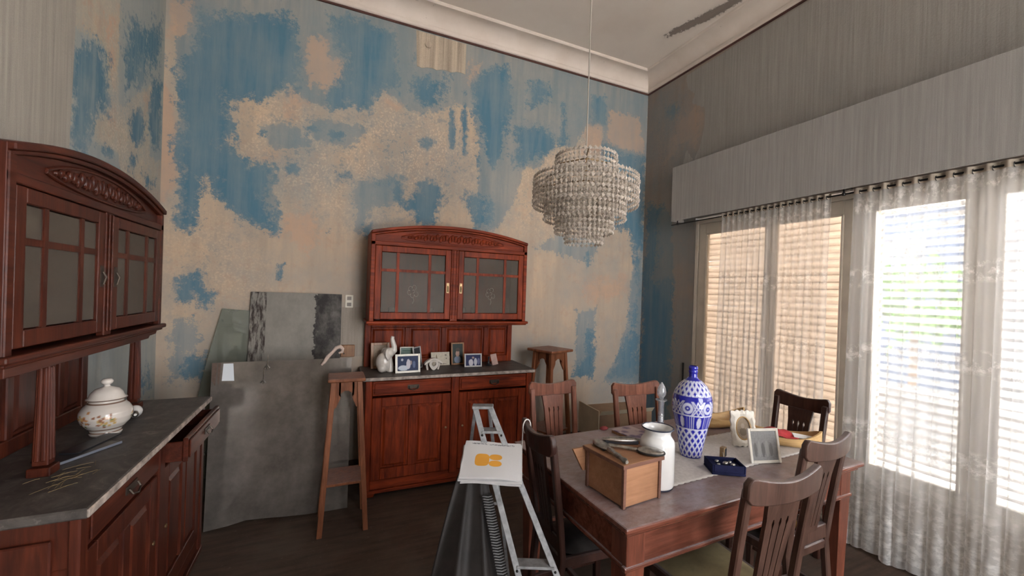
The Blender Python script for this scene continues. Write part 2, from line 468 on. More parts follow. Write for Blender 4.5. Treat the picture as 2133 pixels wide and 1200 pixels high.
def wall_material(name, beige, grey, peach, blue_d, blue_l, paper, seed=0.0):
    t = NT(name)
    tc = t.n('ShaderNodeTexCoord')
    mp = t.n('ShaderNodeMapping'); mp.inputs['Location'].default_value = (seed, seed*0.7, seed*1.3)
    t.l(tc.outputs['Object'], mp.inputs['Vector'])
    vec = mp.outputs[0]
    at = t.attr('mask')
    mr, mg, mb = t.sep(at.outputs['Color'])[:3]
    ms = at.outputs['Alpha']
    n_big = t.noise(1.3, 5, 0.6, vec)
    n_mid = t.noise(5.0, 6, 0.65, vec)
    n_fin = t.noise(22.0, 6, 0.7, vec)
    n_spk = t.noise(75.0, 3, 0.6, vec)
    st = t.n('ShaderNodeMapping'); st.inputs['Scale'].default_value = (11, 11, 0.9); t.l(vec, st.inputs['Vector'])
    n_str = t.noise(1.0, 5, 0.65, st.outputs[0])
    # plaster ground
    c = t.mix(t.ramp(n_big, [(0.38, 0.0), (0.62, 1.0)]), beige, grey)
    pk = t.math('ADD', mg, t.math('MULTIPLY', t.math('SUBTRACT', n_mid, 0.5), 1.1))
    c = t.mix(t.ramp(pk, [(0.32, 0.0), (0.52, 0.85)]), c, peach)
    pk2 = t.ramp(t.math('ADD', n_fin, t.math('MULTIPLY', n_mid, 0.4)), [(0.74, 0.0), (0.86, 0.5)])
    c = t.mix(pk2, c, tuple(x*0.9 for x in peach))
    c = t.mix(t.ramp(n_str, [(0.36, 0.5), (0.58, 0.0)]), c, tuple(x*0.80 for x in grey))
    c = t.mix(t.ramp(n_mid, [(0.36, 0.55), (0.55, 0.0)]), c, grey)
    # flaked, lighter relief where the paint was scraped
    patch = t.ramp(t.noise(3.2, 5, 0.65, vec, 0.8), [(0.42, 0.0), (0.56, 1.0)])
    msp = t.math('MULTIPLY', ms, patch)
    fl = t.math('MULTIPLY', msp, t.ramp(n_spk, [(0.50, 0.0), (0.64, 1.0)]))
    c = t.mix(t.math('MULTIPLY', fl, 0.7), c, tuple(min(1, x*1.32) for x in beige))
    fl2 = t.math('MULTIPLY', t.math('MULTIPLY', ms, t.math('SUBTRACT', 1.15, patch, clamp=True)), t.ramp(t.math('ADD', t.math('MULTIPLY', n_spk, 0.35), t.math('ADD', t.math('MULTIPLY', n_fin, 0.6), t.math('MULTIPLY', n_mid, 0.3))), [(0.54, 0.7), (0.60, 0.0)]))
    c = t.mix(fl2, c, tuple(0.9*x for x in blue_l))
    # worn bluish-grey distemper with crisp broken edges
    mw_ = t.sep(t.attr('wash').outputs['Color'])[0]
    ws = t.math('ADD', mw_, t.math('MULTIPLY', t.math('SUBTRACT', n_mid, 0.5), 0.55))
    ws = t.math('ADD', ws, t.math('MULTIPLY', t.math('SUBTRACT', n_fin, 0.5), 0.75))
    ws = t.math('ADD', ws, t.math('MULTIPLY', t.math('SUBTRACT', n_spk, 0.5), 0.30))
    ws = t.math('ADD', ws, t.math('MULTIPLY', ms, 0.17))
    wf = t.ramp(ws, [(0.45, 0.0), (0.51, 0.86)])
    wc_ = t.mix(t.ramp(n_str, [(0.35, 0.0), (0.62, 1.0)]), tuple(x*0.92 for x in blue_l), tuple(0.42*x+0.58*y for x, y in zip(grey, blue_l)))
    wc_ = t.mix(t.ramp(n_big, [(0.45, 0.0), (0.65, 0.5)]), wc_, tuple(0.5*x+0.5*y for x, y in zip(blue_d, blue_l)))
    c = t.mix(wf, c, wc_)
    pk3 = t.math('ADD', mg, t.math('MULTIPLY', t.math('SUBTRACT', n_fin, 0.5), 0.9))
    c = t.mix(t.ramp(pk3, [(0.46, 0.0), (0.56, 0.75)]), c, peach)
    # blue distemper
    bl = t.math('ADD', mr, t.math('MULTIPLY', t.math('SUBTRACT', n_mid, 0.5), 0.95))
    bl = t.math('ADD', bl, t.math('MULTIPLY', t.math('SUBTRACT', n_fin, 0.5), 0.95))
    bl = t.math('ADD', bl, t.math('MULTIPLY', t.math('SUBTRACT', n_spk, 0.5), 0.45))
    bl = t.math('ADD', bl, t.math('MULTIPLY', t.math('SUBTRACT', n_str, 0.5), 0.75))
    bl = t.math('ADD', bl, t.math('MULTIPLY', ms, 0.15))
    bf = t.ramp(bl, [(0.42, 0.0), (0.50, 0.55), (0.64, 0.95)])
    haze = t.ramp(t.math('ADD', t.math('MULTIPLY', n_str, 0.75), t.math('MULTIPLY', n_big, 0.5)), [(0.54, 0.0), (0.82, 0.7)])
    bc = t.mix(haze, blue_d, blue_l)
    c = t.mix(bf, c, bc)
    # faint bluish wash
    c = t.mix(t.ramp(t.math('ADD', n_big, t.math('MULTIPLY', n_str, 0.5)), [(0.72, 0.0), (0.95, 0.4)]), c, blue_l)
    # pits and dark flecks
    pit = t.ramp(t.math('ADD', n_spk, t.math('MULTIPLY', n_mid, 0.35)), [(0.36, 1.0), (0.42, 0.0)])
    c = t.mix(t.math('MULTIPLY', pit, 0.7), c, (0.09, 0.085, 0.085))
    # wallpaper that still holds
    pc, pf = linen_nodes(t, paper)
    c = t.mix(t.ramp(mb, [(0.45, 0.0), (0.55, 1.0)]), c, pc)
    t.p(base=c, rough=0.88, spec=0.2)
    h = t.math('ADD', t.math('MULTIPLY', n_spk, 0.5), t.math('MULTIPLY', bf, 0.5))
    h = t.math('ADD', h, t.math('MULTIPLY', pf, mb))
    t.bump(h, 0.35, 0.006)
    return t.m

BEIGE = (0.52, 0.395, 0.285); GREYB = (0.42, 0.355, 0.295); PEACH = (0.50, 0.345, 0.25)
BLUED = (0.078, 0.178, 0.25); BLUEL = (0.205, 0.26, 0.285); PAPER = (0.33, 0.30, 0.262)
M['wall_back'] = wall_material('peeling_blue_plaster', BEIGE, GREYB, PEACH, BLUED, BLUEL, (0.36, 0.31, 0.26))
M['wall_left'] = wall_material('peeling_plaster_left', (0.47, 0.40, 0.31), (0.40, 0.38, 0.34), PEACH, BLUED, (0.32, 0.36, 0.36), (0.36, 0.33, 0.29), 3.1)
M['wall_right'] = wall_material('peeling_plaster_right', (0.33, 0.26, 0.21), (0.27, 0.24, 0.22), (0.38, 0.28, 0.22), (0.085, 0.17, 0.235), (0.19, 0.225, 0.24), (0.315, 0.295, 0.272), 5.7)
def paper_mat(name, base):
    t = NT(name)
    c, f = linen_nodes(t, base)
    t.p(base=c, rough=0.85, spec=0.2); t.bump(f, 0.35, 0.004)
    return t.m
M['paper'] = paper_mat('striped_linen_wallpaper', (0.36, 0.345, 0.33))
t = NT('warm_wallpaper_remnant')
c, f = linen_nodes(t, (0.44, 0.36, 0.28), 0.45, (26, 26, 0.6))
t.p(base=c, rough=0.85, spec=0.2); t.bump(f, 0.5, 0.006)
M['paperwarm'] = t.m
BACK_MARKS = {
  'blue': [
    (1.0,[(-0.94,3.59),(-0.64,3.65),(-0.38,3.82),(-0.3,3.67),(-0.29,3.17),(-0.35,3.21),(-0.41,3.15),(-0.49,3.09),(-0.62,3.08),(-0.76,3.05),(-0.77,2.88),(-0.74,2.83),(-0.78,2.71),(-0.72,2.59),(-0.61,2.52),(-0.47,2.53),(-0.49,2.31),(-0.42,2.17),(-0.4,2.04),(-0.45,2.03),(-0.48,2.08),(-0.55,2.06),(-0.64,2.1),(-0.72,2.19),(-0.79,2.22),(-0.85,2.3),(-0.82,2.39),(-0.92,2.39),(-0.93,2.29),(-0.95,2.2),(-0.95,2.09),(-0.97,2.0),(-1.0,2.02),(-1.04,2.01),(-1.03,2.15),(-1.01,2.3),(-1.05,2.45),(-1.04,2.61),(-1.03,2.79),(-1.07,2.9),(-1.07,3.24),(-0.99,3.33),(-0.96,3.44)]),
    (1.0,[(-0.07,3.86),(0.2,3.86),(0.42,3.84),(0.46,3.68),(0.51,3.52),(0.49,3.35),(0.39,3.38),(0.29,3.26),(0.22,3.15),(0.12,3.17),(-0.01,3.11),(-0.07,3.12),(-0.04,3.23),(0.08,3.36),(0.07,3.52),(-0.02,3.55),(-0.04,3.69)]),
    (0.62,[(0.48,3.79),(0.61,3.77),(0.64,3.6),(1.01,3.63),(1.01,3.47),(0.93,3.34),(0.82,3.27),(0.71,3.23),(0.62,3.23),(0.56,3.3),(0.53,3.44)]),
    (1.0,[(1.21,3.49),(1.27,3.71),(1.52,3.82),(1.54,3.3),(1.49,3.06),(1.4,2.85),(1.32,3.03),(1.26,3.16),(1.22,3.29)]),
    (0.9,[(1.08,3.48),(1.12,3.49),(1.14,2.88),(1.1,2.88)]),
    (0.7,[(0.96,3.3),(1.02,3.31),(1.02,2.92),(0.98,2.91)]),
    (1.0,[(0.59,2.36),(0.69,2.46),(0.87,2.52),(0.91,2.4),(0.85,2.21),(0.68,2.19),(0.66,2.31),(0.6,2.33)]),
    (0.9,[(1.18,2.54),(1.36,2.48),(1.41,2.25),(1.3,2.21),(1.22,2.27)]),
    (0.8,[(1.64,3.25),(2.0,3.32),(2.07,3.16),(1.9,2.97),(1.68,2.91)]),
    (0.7,[(1.76,3.71),(1.98,3.81),(2.04,3.65),(1.82,3.51)]),
    (0.9,[(2.56,3.75),(2.71,3.78),(2.73,3.5),(2.57,3.48)]),
    (0.7,[(2.15,3.6),(2.21,3.62),(2.24,3.19),(2.17,3.18)]),
    (0.95,[(2.74,3.23),(3.3,3.23),(3.29,2.93),(3.3,2.15),(3.16,2.14),(3.09,2.35),(2.88,2.39),(2.92,2.55),(3.14,2.66),(3.14,2.91),(2.77,3.02)]),
    (0.8,[(3.12,1.42),(3.31,1.7),(3.33,0.64),(2.84,0.66),(3.0,0.95),(3.11,1.14)]),
    (0.6,[(3.14,2.14),(3.29,2.15),(3.3,1.7),(3.19,1.7)]),
    (0.75,[(2.5,2.08),(2.6,2.08),(2.61,1.89),(2.5,1.88)]),
    (0.9,[(2.52,1.2),(2.69,1.2),(2.67,0.65),(2.4,0.7),(2.47,0.88),(2.56,0.94)]),
    (1.0,[(-1.02,1.59),(-0.97,1.67),(-0.9,1.67),(-0.89,1.56),(-0.84,1.48),(-0.85,1.39),(-0.88,1.41),(-0.91,1.5),(-0.95,1.54),(-0.99,1.46),(-1.02,1.48)]),
    (0.8,[(-0.36,2.58),(-0.28,2.6),(-0.28,2.51),(-0.36,2.49)]),
    (0.9,[(-0.4,1.77),(-0.35,1.78),(-0.35,1.66),(-0.39,1.65)]),
    (0.7,[(-0.36,1.96),(-0.32,1.97),(-0.32,1.87),(-0.35,1.87)]),
    (0.7,[(0.01,2.56),(0.12,2.58),(0.11,2.53),(0.02,2.51)]),
    (0.7,[(-0.04,2.9),(0.07,2.92),(0.04,2.85),(-0.04,2.84)]),
    (0.8,[(0.7,2.94),(0.81,2.97),(0.79,2.9),(0.72,2.89)]),
    (0.8,[(0.23,2.14),(0.32,2.17),(0.31,2.05),(0.24,2.03)]),
    (0.7,[(-0.22,2.93),(-0.15,2.95),(-0.14,2.87),(-0.22,2.84)]),
    (0.6,[(-0.55,2.8),(-0.5,2.81),(-0.5,2.75),(-0.55,2.74)]),
    (0.8,[(-0.99,1.04),(-0.82,1.09),(-0.81,0.81),(-1.0,0.84)]),
    (0.6,[(-0.07,2.08),(-0.02,2.09),(-0.02,2.03),(-0.06,2.03)]),
    (0.7,[(0.48,2.56),(0.54,2.57),(0.54,2.38),(0.49,2.37)]),
    (0.6,[(0.3,2.52),(0.48,2.55),(0.46,2.5),(0.32,2.46)]),
    (0.6,[(1.2,3.05),(1.27,3.11),(1.29,2.63),(1.24,2.6)]),
  ],
  'pink': [
    (1.0,[(-1.18,3.1),(-1.1,2.95),(-1.07,2.68),(-1.06,2.38),(-1.12,2.18),(-1.17,2.14)]),
    (0.8,[(-0.29,3.65),(-0.06,3.7),(-0.04,3.55),(0.07,3.52),(0.07,3.35),(-0.03,3.21),(-0.07,3.12),(-0.15,3.2),(-0.26,3.2)]),
    (0.9,[(-1.13,3.64),(-0.98,3.69),(-0.99,3.5),(-1.03,3.39),(-1.12,3.38)]),
    (1.0,[(2.76,3.66),(3.18,3.66),(3.3,3.24),(2.92,3.27),(2.75,3.32)]),
    (1.0,[(2.48,3.44),(2.68,3.49),(2.69,3.17),(2.46,3.14)]),
    (0.8,[(-0.4,3.22),(-0.33,3.23),(-0.22,3.13),(-0.15,3.06),(-0.29,3.02),(-0.35,2.87),(-0.39,2.88)]),
    (0.7,[(0.37,3.36),(0.5,3.29),(0.58,3.26),(0.56,3.15),(0.38,3.15),(0.31,3.25)]),
    (0.7,[(1.11,3.81),(1.31,3.84),(1.3,3.67),(1.18,3.51),(1.04,3.5)]),
    (0.6,[(-0.47,2.22),(-0.06,2.31),(-0.01,1.91),(-0.18,1.74),(-0.43,1.96)]),
    (0.6,[(-0.61,2.58),(-0.53,2.7),(-0.35,2.69),(-0.38,2.56),(-0.54,2.51)]),
    (0.5,[(2.34,1.87),(3.18,1.97),(3.13,1.47),(2.42,1.46)]),
  ],
  'wash': [
    (1.0,[(-1.09,3.86),(-0.18,4.18),(3.31,3.99),(3.33,3.16),(2.74,3.09),(2.7,3.47),(2.43,3.46),(2.29,3.2),(2.06,3.21),(1.9,2.93),(1.71,2.88),(1.59,2.5),(1.45,2.2),(1.23,2.18),(1.28,2.56),(1.28,3.02),(1.19,3.33),(1.02,3.36),(0.82,3.26),(0.67,3.21),(0.54,3.25),(0.37,3.35),(0.29,3.24),(0.22,3.14),(0.12,3.16),(-0.04,3.09),(-0.22,3.12),(-0.36,3.22),(-0.41,3.14),(-0.49,3.09),(-0.76,3.05),(-0.76,2.88),(-0.73,2.83),(-0.78,2.69),(-0.7,2.56),(-0.58,2.52),(-0.46,2.52),(-0.46,2.35),(-0.39,2.19),(-0.39,2.03),(-0.48,2.07),(-0.55,2.05),(-0.72,2.17),(-0.85,2.28),(-0.81,2.39),(-0.92,2.4),(-0.94,2.09),(-1.0,2.0),(-1.04,2.01),(-1.04,2.19),(-1.06,2.47),(-1.07,2.9),(-1.09,3.23)]),
    (0.9,[(2.95,2.61),(3.3,3.21),(3.37,0.58),(2.76,0.61),(3.01,0.98),(3.13,1.47),(3.16,2.03),(3.1,2.3)]),
    (0.75,[(2.39,1.46),(2.7,1.47),(2.7,0.62),(2.39,0.69)]),
    (0.8,[(-0.22,2.95),(-0.0,2.98),(0.22,2.96),(0.08,2.81),(-0.14,2.81)]),
    (0.7,[(0.16,2.5),(0.56,2.59),(0.56,2.38),(0.32,2.31),(0.23,2.01),(0.15,2.08)]),
    (0.8,[(-0.55,2.84),(-0.35,2.89),(-0.21,2.76),(-0.48,2.71)]),
    (0.7,[(1.85,2.04),(2.15,2.27),(2.7,2.21),(2.65,1.89),(2.28,1.97)]),
    (0.6,[(-1.11,1.38),(-0.82,1.34),(-0.84,0.83),(-1.13,0.78)]),
  ],
  'paper': [
    (1.0,[(0.0,1.43),(0.3,1.43),(0.31,1.01),(0.19,1.01),(0.19,1.07),(0.01,1.07)]),
  ],
  'scrape': [
    (0.9,[(1.25,3.71),(2.76,3.87),(2.83,2.33),(1.98,2.25),(1.29,2.38)]),
    (1.0,[(-0.74,3.03),(-0.36,3.15),(-0.01,3.1),(0.45,3.34),(1.02,3.29),(1.27,3.02),(1.19,2.46),(0.61,2.21),(0.25,2.09),(-0.2,2.29),(-0.47,2.33),(-0.61,2.58)]),
    (0.6,[(-1.13,2.14),(-0.59,2.05),(-0.45,1.5),(-1.08,1.38)]),
  ],
}
LEFT_MARKS = {
  'blue': [
    (1.0,[(2.66,2.69),(2.9,2.81),(2.94,2.57),(2.8,2.45),(2.79,2.31),(2.7,2.26),(2.62,2.27),(2.63,2.51)]),
    (0.62,[(3.11,3.16),(3.68,3.5),(3.71,3.1),(3.41,2.91),(3.13,2.66)]),
    (0.9,[(3.22,2.64),(3.34,2.68),(3.44,2.53),(3.28,2.46)]),
    (0.9,[(3.55,2.97),(3.71,3.01),(3.7,2.54),(3.56,2.5),(3.52,2.65)]),
    (0.8,[(2.86,2.32),(3.02,2.33),(3.03,2.29),(2.93,2.27)]),
    (0.9,[(3.23,2.36),(3.34,2.39),(3.3,2.27),(3.22,2.28)]),
    (0.7,[(3.42,2.3),(3.7,2.34),(3.6,2.22),(3.5,2.21)]),
    (0.5,[(2.64,2.26),(2.76,2.28),(2.75,2.18),(2.64,2.16)]),
    (0.55,[(3.26,1.08),(3.73,0.98),(3.75,0.75),(3.27,0.87)]),
  ],
  'pink': [
    (0.6,[(2.77,3.01),(3.09,3.22),(3.08,2.88),(3.08,2.49),(2.97,2.48),(2.92,2.82)]),
    (0.6,[(3.34,2.83),(3.6,2.99),(3.56,2.73),(3.32,2.68)]),
  ],
  'wash': [
    (1.0,[(2.63,2.78),(2.9,2.83),(2.95,2.56),(2.8,2.44),(2.81,2.29),(3.06,2.29),(2.86,2.18),(2.61,2.12),(2.63,2.46)]),
    (1.0,[(3.09,3.27),(3.73,3.69),(3.77,2.5),(3.56,2.47),(3.52,2.71),(3.6,2.99),(3.34,2.83),(3.1,2.62)]),
    (0.9,[(2.64,2.24),(3.06,2.29),(3.26,2.02),(2.66,1.92)]),
    (0.8,[(2.73,1.34),(3.78,1.23),(3.82,0.69),(2.75,0.97)]),
  ],
  'paper': [
    (1.0,[(1.56,2.57),(2.62,3.59),(2.64,2.86),(2.63,2.51),(2.62,2.14),(2.55,1.77),(1.58,1.67)]),
  ],
  'scrape': [
    (0.8,[(2.61,2.77),(3.69,3.5),(3.71,2.13),(2.65,2.01)]),
  ],
}
RIGHT_MARKS = {
  'blue': [
    (1.0,[(3.74,1.84),(3.28,1.75),(3.25,1.45),(3.26,0.89),(3.28,0.17),(3.72,0.03)]),
    (0.8,[(3.72,2.65),(3.44,2.6),(3.48,2.23),(3.48,1.86),(3.72,1.84)]),
    (0.55,[(3.51,3.76),(3.23,3.65),(3.29,3.49),(3.53,3.53)]),
  ],
  'pink': [
    (0.7,[(3.32,3.53),(3.02,3.63),(2.93,3.45),(2.96,3.18),(3.04,3.0),(3.14,3.19),(3.34,3.1),(3.44,3.07)]),
  ],
  'wash': [
    (0.8,[(3.72,2.71),(3.28,2.52),(3.25,1.7),(3.23,0.59),(3.74,0.47)]),
  ],
  'paper': [
    (1.0,[(3.18,3.91),(3.16,3.77),(3.06,3.67),(3.1,3.59),(2.93,3.48),(2.93,3.31),(2.97,3.13),(3.05,2.99),(3.15,3.14),(3.18,3.0),(1.91,2.94),(0.32,2.86),(0.35,4.63),(1.97,3.93)]),
  ],
  'scrape': [
    (0.5,[(3.74,3.88),(3.11,3.72),(3.08,2.97),(3.68,2.64)]),
  ],
}

struct(grid_wall('wall_back', XL, XR, 0, ZC, YB, 'y', 0.02, M['wall_back'], BACK_MARKS, flip=1))
grid_wall('wall_left', YF, YB, 0, ZC, XL, 'x', 0.03, M['wall_left'], LEFT_MARKS, flip=1)
HOLE = (-2.60, 3.0, 0.02, 2.40)
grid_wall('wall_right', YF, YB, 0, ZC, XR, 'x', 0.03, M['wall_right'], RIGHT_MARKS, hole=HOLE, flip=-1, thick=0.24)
grid_wall('wall_front', XL, XR, 0, ZC, YF, 'y', 0.10, M['wall_left'], None, hole=(0.80, 3.10, 0.0, 3.5), flip=-1)  # hole added behind the camera to let in fill light

# floor: old boards, brown and dusty
t = NT('dusty_floor_boards')
v = t.coords((2.2, 16, 1))
g = t.noise(1.6, 5, 0.6, v)
d = t.noise(2.4, 6, 0.65, t.coords())
d2 = t.noise(30, 4, 0.7, t.coords())
c = t.ramp(g, [(0.3, (0.040, 0.025, 0.018)), (0.7, (0.090, 0.057, 0.039))])
c = t.mix(t.ramp(d, [(0.4, 0.0), (0.75, 0.6)]), c, (0.125, 0.097, 0.076))
c = t.mix(t.ramp(d2, [(0.62, 0.0), (0.75, 0.4)]), c, (0.22, 0.18, 0.15))
t.p(base=c, rough=0.7, spec=0.3); t.bump(d2, 0.2, 0.004)
M['floor'] = t.m
struct(MB().box(XL-0.25, XR+0.25, YF-0.25, YB+0.25, -0.12, 0.0).build('floor', M['floor']))

# ceiling with a mildew stain
t = NT('aged_ceiling_paint')
at_ = t.attr('mask')
mr = t.sep(at_.outputs['Color'])[0]
nb = t.noise(1.5, 5, 0.6, t.coords()); nf = t.noise(28, 6, 0.75, t.coords()); nm = t.noise(6, 5, 0.65, t.coords())
c = t.ramp(nb, [(0.3, (0.68, 0.60, 0.54)), (0.7, (0.76, 0.69, 0.63))])
s = t.math('ADD', mr, t.math('ADD', t.math('MULTIPLY', t.math('SUBTRACT', nf, 0.5), 1.2), t.math('MULTIPLY', t.math('SUBTRACT', nm, 0.5), 0.8)))
c = t.mix(t.ramp(s, [(0.42, 0.0), (0.56, 0.85)]), c, (0.115, 0.092, 0.08))
c = t.mix(t.math('MULTIPLY', mr, 0.35), c, (0.35, 0.29, 0.25))
t.p(base=c, rough=0.85, spec=0.2)
M['ceiling'] = t.m
nx, ny = 90, 120
xs = np.linspace(XL, XR, nx); ys = np.linspace(YF, YB, ny)
GX, GY = np.meshgrid(xs, ys)
me = bpy.data.meshes.new('ceiling')
me.from_pydata(np.stack([GX.ravel(), GY.ravel(), np.full(GX.size, ZC)], 1).tolist(), [],
               [(j*nx+i, (j+1)*nx+i, (j+1)*nx+i+1, j*nx+i+1) for j in range(ny-1) for i in range(nx-1)])
me.materials.append(M['ceiling'])
ceil = bpy.data.objects.new('ceiling', me); COL.objects.link(ceil); struct(ceil)
cm = np.zeros((GX.size, 4), np.float32)
cm[:, 0] = (0.9*signed_mask(GX, GY, [(2.84, 3.02), (2.90, 3.08), (2.98, 2.92), (3.06, 2.70), (3.10, 2.40), (3.12, 2.10), (3.04, 2.10), (2.98, 2.45), (2.92, 2.75)], 0.10)).ravel()
set_cols(ceil, cm, 'mask')
mm = ceil.modifiers.new('thick', 'SOLIDIFY'); mm.thickness = 0.15; mm.offset = -1

# cornice on all four sides: bead, cove and a thin rib on the ceiling
t = NT('aged_cornice_plaster')
nb = t.noise(3, 5, 0.6, t.coords()); nf = t.noise(18, 5, 0.7, t.coords())
c = t.ramp(nb, [(0.3, (0.62, 0.535, 0.47)), (0.7, (0.70, 0.62, 0.56))])
c = t.mix(t.ramp(nf, [(0.66, 0.0), (0.72, 0.55)]), c, (0.20, 0.15, 0.12))
t.p(base=c, rough=0.8, spec=0.2)
M['cornice'] = t.m
M['rail'] = plain('dark_red_picture_rail', (0.085, 0.030, 0.022), 0.6, 0.3, 10)
prof = [(0.0, 3.955), (0.022, 3.955), (0.030, 3.962), (0.030, 3.985), (0.020, 3.992), (0.026, 4.0)]
prof += [(0.026+0.125*(1-math.cos(a)), 4.0+0.095*math.sin(a)) for a in np.linspace(0.15, 1.45, 8)]
prof += [(0.165, 4.094), (0.185, 4.094), (0.192, 4.104), (0.192, ZC+0.01), (0.0, ZC+0.01)]
def cornice(name, side):
    m = MB()
    if side == 'back': P = lambda o, s: (XL+o if s == 0 else XR-o, YB-o)
    if side == 'front': P = lambda o, s: (XL+o if s == 0 else XR-o, YF+o)
    if side == 'left': P = lambda o, s: (XL+o, YF+o if s == 0 else YB-o)
    if side == 'right': P = lambda o, s: (XR-o, YF+o if s == 0 else YB-o)
    n = len(prof)
    vs = [P(o, 0)+(z,) for o, z in prof]+[P(o, 1)+(z,) for o, z in prof]
    fs = [(i, (i+1) % n, n+(i+1) % n, n+i) for i in range(n)]+[tuple(range(n)), tuple(range(2*n-1, n-1, -1))]
    o = struct(m.add(vs, fs).build(name, M['cornice'], smooth=True, angle=30))
    r = MB()
    vs = []
    for s in (0, 1):
        for off, z in ((0, 3.94), (0.012, 3.94), (0.012, 3.956), (0, 3.956)): vs.append(P(off, s)+(z,))
    r.add(vs, [(0,1,5,4),(1,2,6,5),(2,3,7,6),(3,0,4,7),(0,3,2,1),(4,5,6,7)])
    r.build('picture_rail', M['rail'], o)
for i, s in enumerate(('back', 'right', 'left', 'front')): cornice('trim_%d' % (i+1), s)

# baseboards
M['base'] = plain('dark_baseboard', (0.06, 0.03, 0.02), 0.5, 0.2, 10)
struct(MB().box(XL, XR, YB-0.018, YB, 0, 0.12).build('baseboard_back', M['base'], bevel=0.004))
struct(MB().box(XL, XL+0.018, YF, YB-0.018, 0, 0.12).build('baseboard_left', M['base'], bevel=0.004))
struct(MB().box(XR-0.018, XR, 3.0, YB-0.018, 0, 0.12).build('baseboard_right', M['base'], bevel=0.004))

# added fill-light opening in the unseen wall behind: painted casing round the opening
dw = MB()
for x0, x1, z0, z1 in ((0.70, 0.80, 0, 3.60), (3.10, 3.20, 0, 3.60), (0.80, 3.10, 3.5, 3.60), (0.80, 3.10, 2.4, 2.46), (1.92, 1.98, 0.0, 2.4)):
    dw.box(x0, x1, YF, YF+0.03, z0, z1)
dr_ = struct(dw.build('fill_opening', M['paintwhite'], bevel=0.004))
for x0_, x1_ in ((0.80, 1.92), (1.98, 3.10)): MB().box(x0_, x1_, YF-0.012, YF-0.008, 0.03, 3.5).build('pane', M['windowglass'], dr_)

# strip of wallpaper still glued under the cornice, with a round cap
rm = MB()
vs = []; n = 10
top = [(0.632+0.468*i/n, 3.93) for i in range(n+1)]
bot = [(0.648+0.452*i/n, 3.612+0.045*i/n-(0.012 if i % 3 == 1 else 0.0)) for i in range(n+1)]
rm.strip(bot, top, YB-0.004, YB-0.0005, 'y')
wr = tag(rm.build('wallpaper_remnant', M['paperwarm']), 'ragged square of striped wallpaper left under the cornice of the blue wall', 'wallpaper')
MB().lathe([(0.026, 0), (0.030, 0.004), (0.030, 0.012), (0.024, 0.016)], 20, M=rotm(PI/2, 0, 0, (0.742, YB-0.003, 3.826))).build('round_cap', M['paperwarm'], wr, smooth=True)

# ------------------------------------------------------------------ windows in the right wall
WX0, WX1 = 3.325, 3.375        # sash plane
GZ0, GZ1 = 0.52, 2.235         # glass
def window(idx, ya, yb, glasses):
    """ya < yb; glasses: [(y0, y1)]"""
    f = MB()
    f.box(WX0-0.01, WX1+0.03, ya, ya+0.035, 0.02, 2.38)
    f.box(WX0-0.01, WX1+0.03, yb-0.035, yb, 0.02, 2.38)
    f.box(WX0-0.01, WX1+0.03, ya+0.035, yb-0.035, 2.335, 2.38)
    f.box(WX0-0.01, WX1+0.03, ya+0.035, yb-0.035, 0.02, 0.05)
    root = struct(f.build('window_%d' % idx, M['paintwhite'], bevel=0.004))
    ys = [ya+0.037] + [0.5*(glasses[i][1]+glasses[i+1][0]) for i in range(len(glasses)-1)] + [yb-0.037]
    for i, (g0, g1) in enumerate(glasses):
        s = MB(); s0, s1 = ys[i]+0.002, ys[i+1]-0.002
        s.box(WX0, WX1, s0, g0, 0.052, 2.333); s.box(WX0, WX1, g1, s1, 0.052, 2.333)
        s.box(WX0, WX1, g0, g1, GZ1, 2.333); s.box(WX0, WX1, g0, g1, 0.40, GZ0)
        s.box(WX0+0.015, WX1-0.015, g0, g1, 0.15, 0.40); s.box(WX0, WX1, g0, g1, 0.052, 0.15)
        for (a, b, c, d) in ((g0, g0+0.014, GZ0, GZ1), (g1-0.014, g1, GZ0, GZ1), (g0, g1, GZ1-0.014, GZ1), (g0, g1, GZ0, GZ0+0.014)):
            s.box(WX0-0.008, WX0+0.004, a, b, c, d)
        sash = s.build('sash', M['paintwhite'], root, bevel=0.003)
        MB().box(WX0+0.022, WX0+0.027, g0, g1, GZ0, GZ1).build('pane', M['windowglass'], sash)
    k = MB()
    ym = ys[1]
    k.lathe([(0.006, 0), (0.006, 0.03), (0.016, 0.034), (0.016, 0.05), (0.008, 0.056)], 14, M=rotm(0, -PI/2, 0, (WX0, ym-0.03, 0.62)))
    k.build('knob', M['white_plastic'], root, smooth=True)
    for z in (0.35, 2.09): MB().tube([(WX0-0.014, yb-0.04, z-0.035), (WX0-0.014, yb-0.04, z+0.035)], 0.008, 8).build('hinge', M['white_plastic'], root, smooth=True)
    return root
window(1, 1.585, 3.0, [(1.71, 2.20), (2.27, 2.88)])
window(2, 0.30, 1.583, [(0.42, 0.955), (1.085, 1.535)])
window(3, -2.60, 0.298, [(-2.48, -1.20), (-1.10, 0.17)])  # unseen window, lengthened and left unshuttered to add light

t = NT('beige_shutter_slat')
t.t.nodes.remove(t.b)
df = t.n('ShaderNodeBsdfDiffuse'); df.inputs[0].default_value = (0.60, 0.53, 0.45, 1)
tl = t.n('ShaderNodeBsdfTranslucent'); tl.inputs[0].default_value = (0.60, 0.53, 0.47, 1)
mx = t.n('ShaderNodeMixShader'); mx.inputs[0].default_value = 0.32
t.l(df.outputs[0], mx.inputs[1]); t.l(tl.outputs[0], mx.inputs[2]); t.l(mx.outputs[0], t.o.inputs[0])
M['slat'] = t.m
t = NT('white_shutter_slat')
t.t.nodes.remove(t.b)
df = t.n('ShaderNodeBsdfDiffuse'); df.inputs[0].default_value = (0.76, 0.77, 0.79, 1)
tl = t.n('ShaderNodeBsdfTranslucent'); tl.inputs[0].default_value = (0.72, 0.75, 0.80, 1)
mx = t.n('ShaderNodeMixShader'); mx.inputs[0].default_value = 0.10
